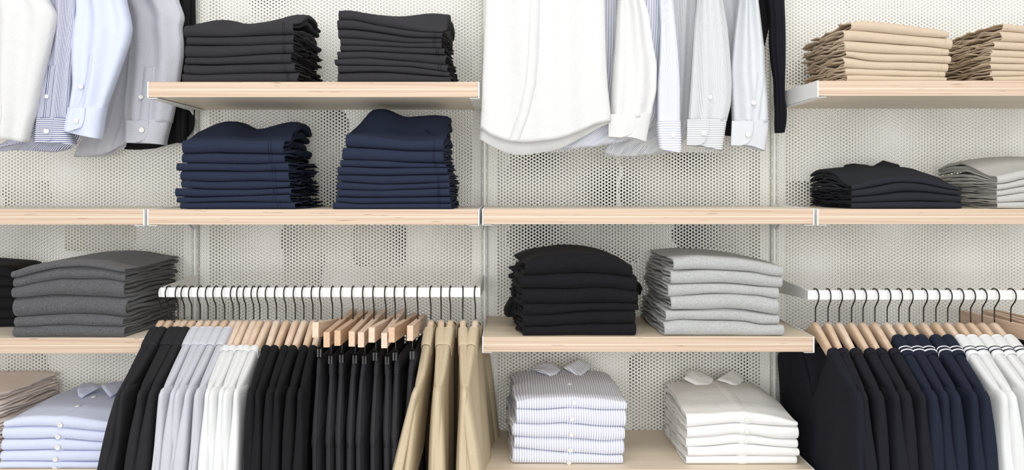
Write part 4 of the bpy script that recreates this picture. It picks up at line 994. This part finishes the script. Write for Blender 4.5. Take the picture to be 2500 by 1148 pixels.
drape('sleeve', [(0, 1240, 1330), (400, 1240, 1320), (720, 1232, 1312), (1000, 1238, 1305)], TC, -.06, .012, M['black_tee'], t, 1, .004, 26, topy=TOPY, hem_f=[(1238, 1000), (1305, 1005)])
# bay above the empty shelf
t = shirt_thing('white shirt with its front turned to the room', 1330, -.31, GR, rx=.06)
o, fs = drape('body', [(0, 65, 905), (200, 62, 911), (400, 56, 914), (600, 50, 927), (780, 44, 948), (1085, 25, 960)], TA, -.30, .022, M['white_cotton_dimmed'], t, 3, .008, 31, topy=TOPY,
      hem_f=[(20, 880), (60, 932), (210, 990), (350, 1002), (590, 976), (750, 920), (850, 872), (948, 850)], hem_b=[(20, 960), (60, 1000), (250, 1082), (350, 1087), (600, 1043), (750, 965), (900, 882), (948, 860)])
ribbon(t, 'placket', [(420, -60), (418, 0), (412, 200), (405, 400), (385, 600), (340, 800), (270, 985)], TA, fs, M['white_cotton_dimmed'], .0135, .0009)
o, fs = drape('sleeve', [(0, 165, 350), (100, 156, 385), (300, 146, 412), (450, 133, 441), (640, 118, 436), (780, 110, 402), (830, 108, 395)], TB, -.265, .024, M['white_cotton_dimmed'], t, 2, .007, 33, topy=TOPY)
cuf, fc = drape('cuff', [(800, 108, 400), (900, 105, 380), (1000, 103, 362)], TB, -.265, .027, M['white_cotton_dimmed'], t, 1, .002, 34, hem_f=[(104, 965), (250, 965), (362, 1000)], closed_top=False)
drape('cuff_flap', [(800, 107, 295), (900, 104, 290), (960, 103, 250)], TB, -.294, .003, M['white_cotton_dimmed'], cuf, 1, .001, 35, hem_f=[(103, 958), (220, 968), (290, 900)], closed_top=False)
t = shirt_thing('blue striped shirt between the white cuff and the grey striped cuff', 1630, -.2, GR, rx=.2)
drape('body', [(0, -60, 462), (200, -60, 458), (500, -60, 440), (800, -100, 430), (900, -200, 380), (1040, -390, 130)], TB, -.20, .012, M['bstripe'], t, 4, .004, 37, topy=TOPY,
      hem_f=[(-400, 1000), (-200, 1045), (0, 1020), (110, 990), (300, 900), (430, 850)], hem_b=[(-400, 1040), (-200, 1052), (0, 1028), (110, 1000), (430, 880)], wref=.18)
o, fs = drape('sleeve', [(0, 455, 556), (200, 462, 572), (400, 456, 590), (600, 441, 600), (860, 439, 599)], TB, -.24, .022, M['bstripe'], t, 1, .004, 38, topy=TOPY, wref=.13)
cuf, fc = drape('cuff', [(850, 437, 601), (950, 442, 603), (1050, 452, 606)], TB, -.24, .025, M['bstripe_cuff'], t, 1, .002, 39, hem_f=[(450, 1040), (520, 1065), (606, 1070)], hem_b=[(450, 1030), (530, 1030), (606, 1050)], closed_top=False)
disc('button', (X(1450+553/2.87, -.268), -.268, Z(945/2.87, -.268)), .0060, M['button'], cuf)
t = shirt_thing('grey striped shirt with buttoned cuff above the empty shelf', 1720, -.15, GR, rx=.32)
drape('body', [(0, 380, 760), (300, 400, 730), (500, 400, 720), (900, 380, 680), (960, 250, 660), (1000, 100, 620), (1090, 60, 500)], TB, -.14, .012, M['gstripe'], t, 4, .005, 41, topy=TOPY,
      hem_f=[(40, 1060), (120, 1095), (300, 1095), (480, 1060), (640, 930), (690, 900)], hem_b=[(40, 1090), (200, 1105), (480, 1080), (690, 960)], wref=.2)
o, fs = drape('sleeve', [(0, 722, 895), (200, 702, 930), (380, 690, 946), (600, 676, 960), (750, 666, 952), (850, 658, 926)], TB, -.21, .026, M['gstripe'], t, 2, .006, 43, topy=TOPY, wref=.16)
cuf, fc = drape('cuff', [(838, 655, 926), (930, 654, 912), (1040, 651, 896)], TB, -.21, .029, M['gstripe_cuff'], t, 1, .002, 44, hem_f=[(651, 1018), (720, 1022), (810, 1040), (896, 1058)], closed_top=False)
drape('cuff_flap', [(838, 655, 810), (930, 654, 808), (1020, 651, 770)], TB, -.241, .003, M['gstripe_cuff'], cuf, 1, .001, 45, hem_f=[(651, 1016), (740, 1024), (808, 970)], closed_top=False)
disc('button', (X(1450+770/2.87, -.246), -.246, Z(935/2.87, -.246)), .0064, M['button'], cuf); disc('button', fs(1450+794/2.87, 690/2.87, .003), .0055, M['button'], t)
t = shirt_thing('pale grey shirt with buttoned cuff beside the black knit sleeve', 1820, -.15, GR, rx=.44)
drape('body', [(0, 860, 1080), (100, 890, 1060), (300, 925, 1040), (700, 960, 1040), (900, 1000, 1060)], TB, -.12, .010, M['palegrey'], t, 2, .003, 47, topy=TOPY)
o, fs = drape('sleeve', [(0, 1012, 1145), (200, 988, 1170), (350, 972, 1190), (500, 956, 1196), (700, 962, 1212), (860, 970, 1216)], TB, -.18, .026, M['palegrey'], t, 2, .008, 48, topy=TOPY)
cuf, fc = drape('cuff', [(848, 968, 1218), (930, 965, 1215), (1040, 960, 1196)], TB, -.18, .029, M['palegrey'], t, 1, .003, 49, hem_f=[(960, 1020), (1080, 1022), (1196, 1062)], closed_top=False)
drape('cuff_flap', [(848, 967, 1118), (930, 964, 1116), (1020, 960, 1080)], TB, -.211, .003, M['palegrey'], cuf, 1, .001, 50, hem_f=[(960, 1018), (1060, 1024), (1116, 960)], closed_top=False)
ribbon(t, 'sleeve_placket', [(1150, 520), (1140, 620), (1130, 740), (1118, 850)], TB, fs, M['palegrey'], .008, .0022)
disc('button', fs(1450+1096/2.87, 727/2.87, .005), .0062, M['button'], t); disc('button', (X(1450+1080/2.87, -.216), -.216, Z(942/2.87, -.216)), .0066, M['button'], cuf)
t = shirt_thing('black long-sleeved top, rightmost above the empty shelf', 1900, -.1, GR, 'hanging_sweater', rx=.60, cat='sweater')
drape('body', [(0, 960, 1300), (140, 962, 1240), (350, 962, 1190), (600, 955, 1120), (900, 918, 1050)], TB, -.06, .008, M['black_tee'], t, 2, .003, 53, topy=TOPY, hem_f=[(915, 950), (1000, 955), (1050, 930)])
drape('sleeve', [(0, 1215, 1330), (150, 1232, 1335), (300, 1230, 1337), (450, 1245, 1336), (560, 1263, 1332), (700, 1268, 1330), (780, 1272, 1346), (870, 1270, 1340), (930, 1276, 1326)], TB, -.10, .020, M['dknit'], t, 2, .005, 54, topy=TOPY)

for it, rows, yy in ((bk[1], [(478, 262, 300), (500, 248, 330), (560, 240, 350), (600, 250, 350), (612, 290, 340)], -.15), (bk[2], [(600, 235, 350), (640, 205, 350), (690, 178, 350), (735, 170, 350), (748, 200, 340)], -.15),
                     (bk[1], [(462, 1320, 1350), (490, 1320, 1378), (520, 1320, 1406), (545, 1320, 1370), (556, 1320, 1345)], -.20), (bk[0], [(290, 330, 390), (330, 280, 390), (380, 258, 390), (420, 268, 380), (430, 300, 370)], -.16)):
    drape('sleeve_fold', rows, TK, yy, .045, M['bknit'], it.t, 2, .006, nseed())
# ------------------------------------------------------------------ dark stock on the other side of the perforated wall
TW = (1, 0, 0)
for (x0, x1, y0, y1, what) in [(612, 750, -60, 42, 'dark coat behind the panel above the left charcoal trousers'), (700, 850, 262, 512, 'dark coat behind the panel between the navy stacks'),
        (690, 790, 545, 700, 'dark bundle behind the panel, above the black tops on the middle rail'), (862, 990, 540, 650, 'dark bundle behind the panel, above the hanging charcoal trousers'),
        (1238, 1505, 372, 512, 'dark coat behind the panel under the hanging white shirt'), (1515, 1790, 372, 512, 'dark coat behind the panel under the grey striped cuff'),
        (1240, 1560, 545, 640, 'dark bundle behind the panel above the black sweaters'), (1640, 1795, 545, 606, 'dark bundle behind the panel above the light grey sweaters'),
        (1540, 1880, 860, 1060, 'dark coat behind the panel above the folded white shirts'), (1240, 1420, 860, 1000, 'dark coat behind the panel above the folded striped shirts'),
        (1918, 1992, 150, 205, 'dark bundle behind the panel left of the khaki trousers'), (1918, 2000, 442, 512, 'dark bundle behind the panel left of the folded polo shirts'),
        (2060, 2270, -60, 18, 'dark coat behind the panel above the khaki trousers'), (12, 120, 440, 512, 'dark bundle behind the panel above the empty left shelf'),
        (160, 330, 545, 612, 'dark bundle behind the panel above the dark grey sweaters'), (15, 115, 860, 935, 'dark bundle behind the panel above the light blue shirts')]:
    YB = .20
    t = thing('dark_garment', what, 'garment', (X((x0+x1)/2, YB), YB, Z((y0+y1)/2, YB)), 0, 'dark clothes behind the perforated wall')
    r = random.Random(x0); rows = []
    for i in range(7):
        q = i/6; rows.append((y0+(y1-y0)*q, x0+r.uniform(-8, 8)+(8 if i in (0, 6) else 0), x1+r.uniform(-8, 8)-(8 if i in (0, 6) else 0)))
    drape('body', rows, TW, YB, .03, M[{690: 'knit', 160: 'olive', 862: 'navy', 1640: 'navyk2', 2060: 'khaki', 12: 'knit', 1240: 'charcoal'}.get(x0, 'black_cloth')], t, 3, .006, x0)
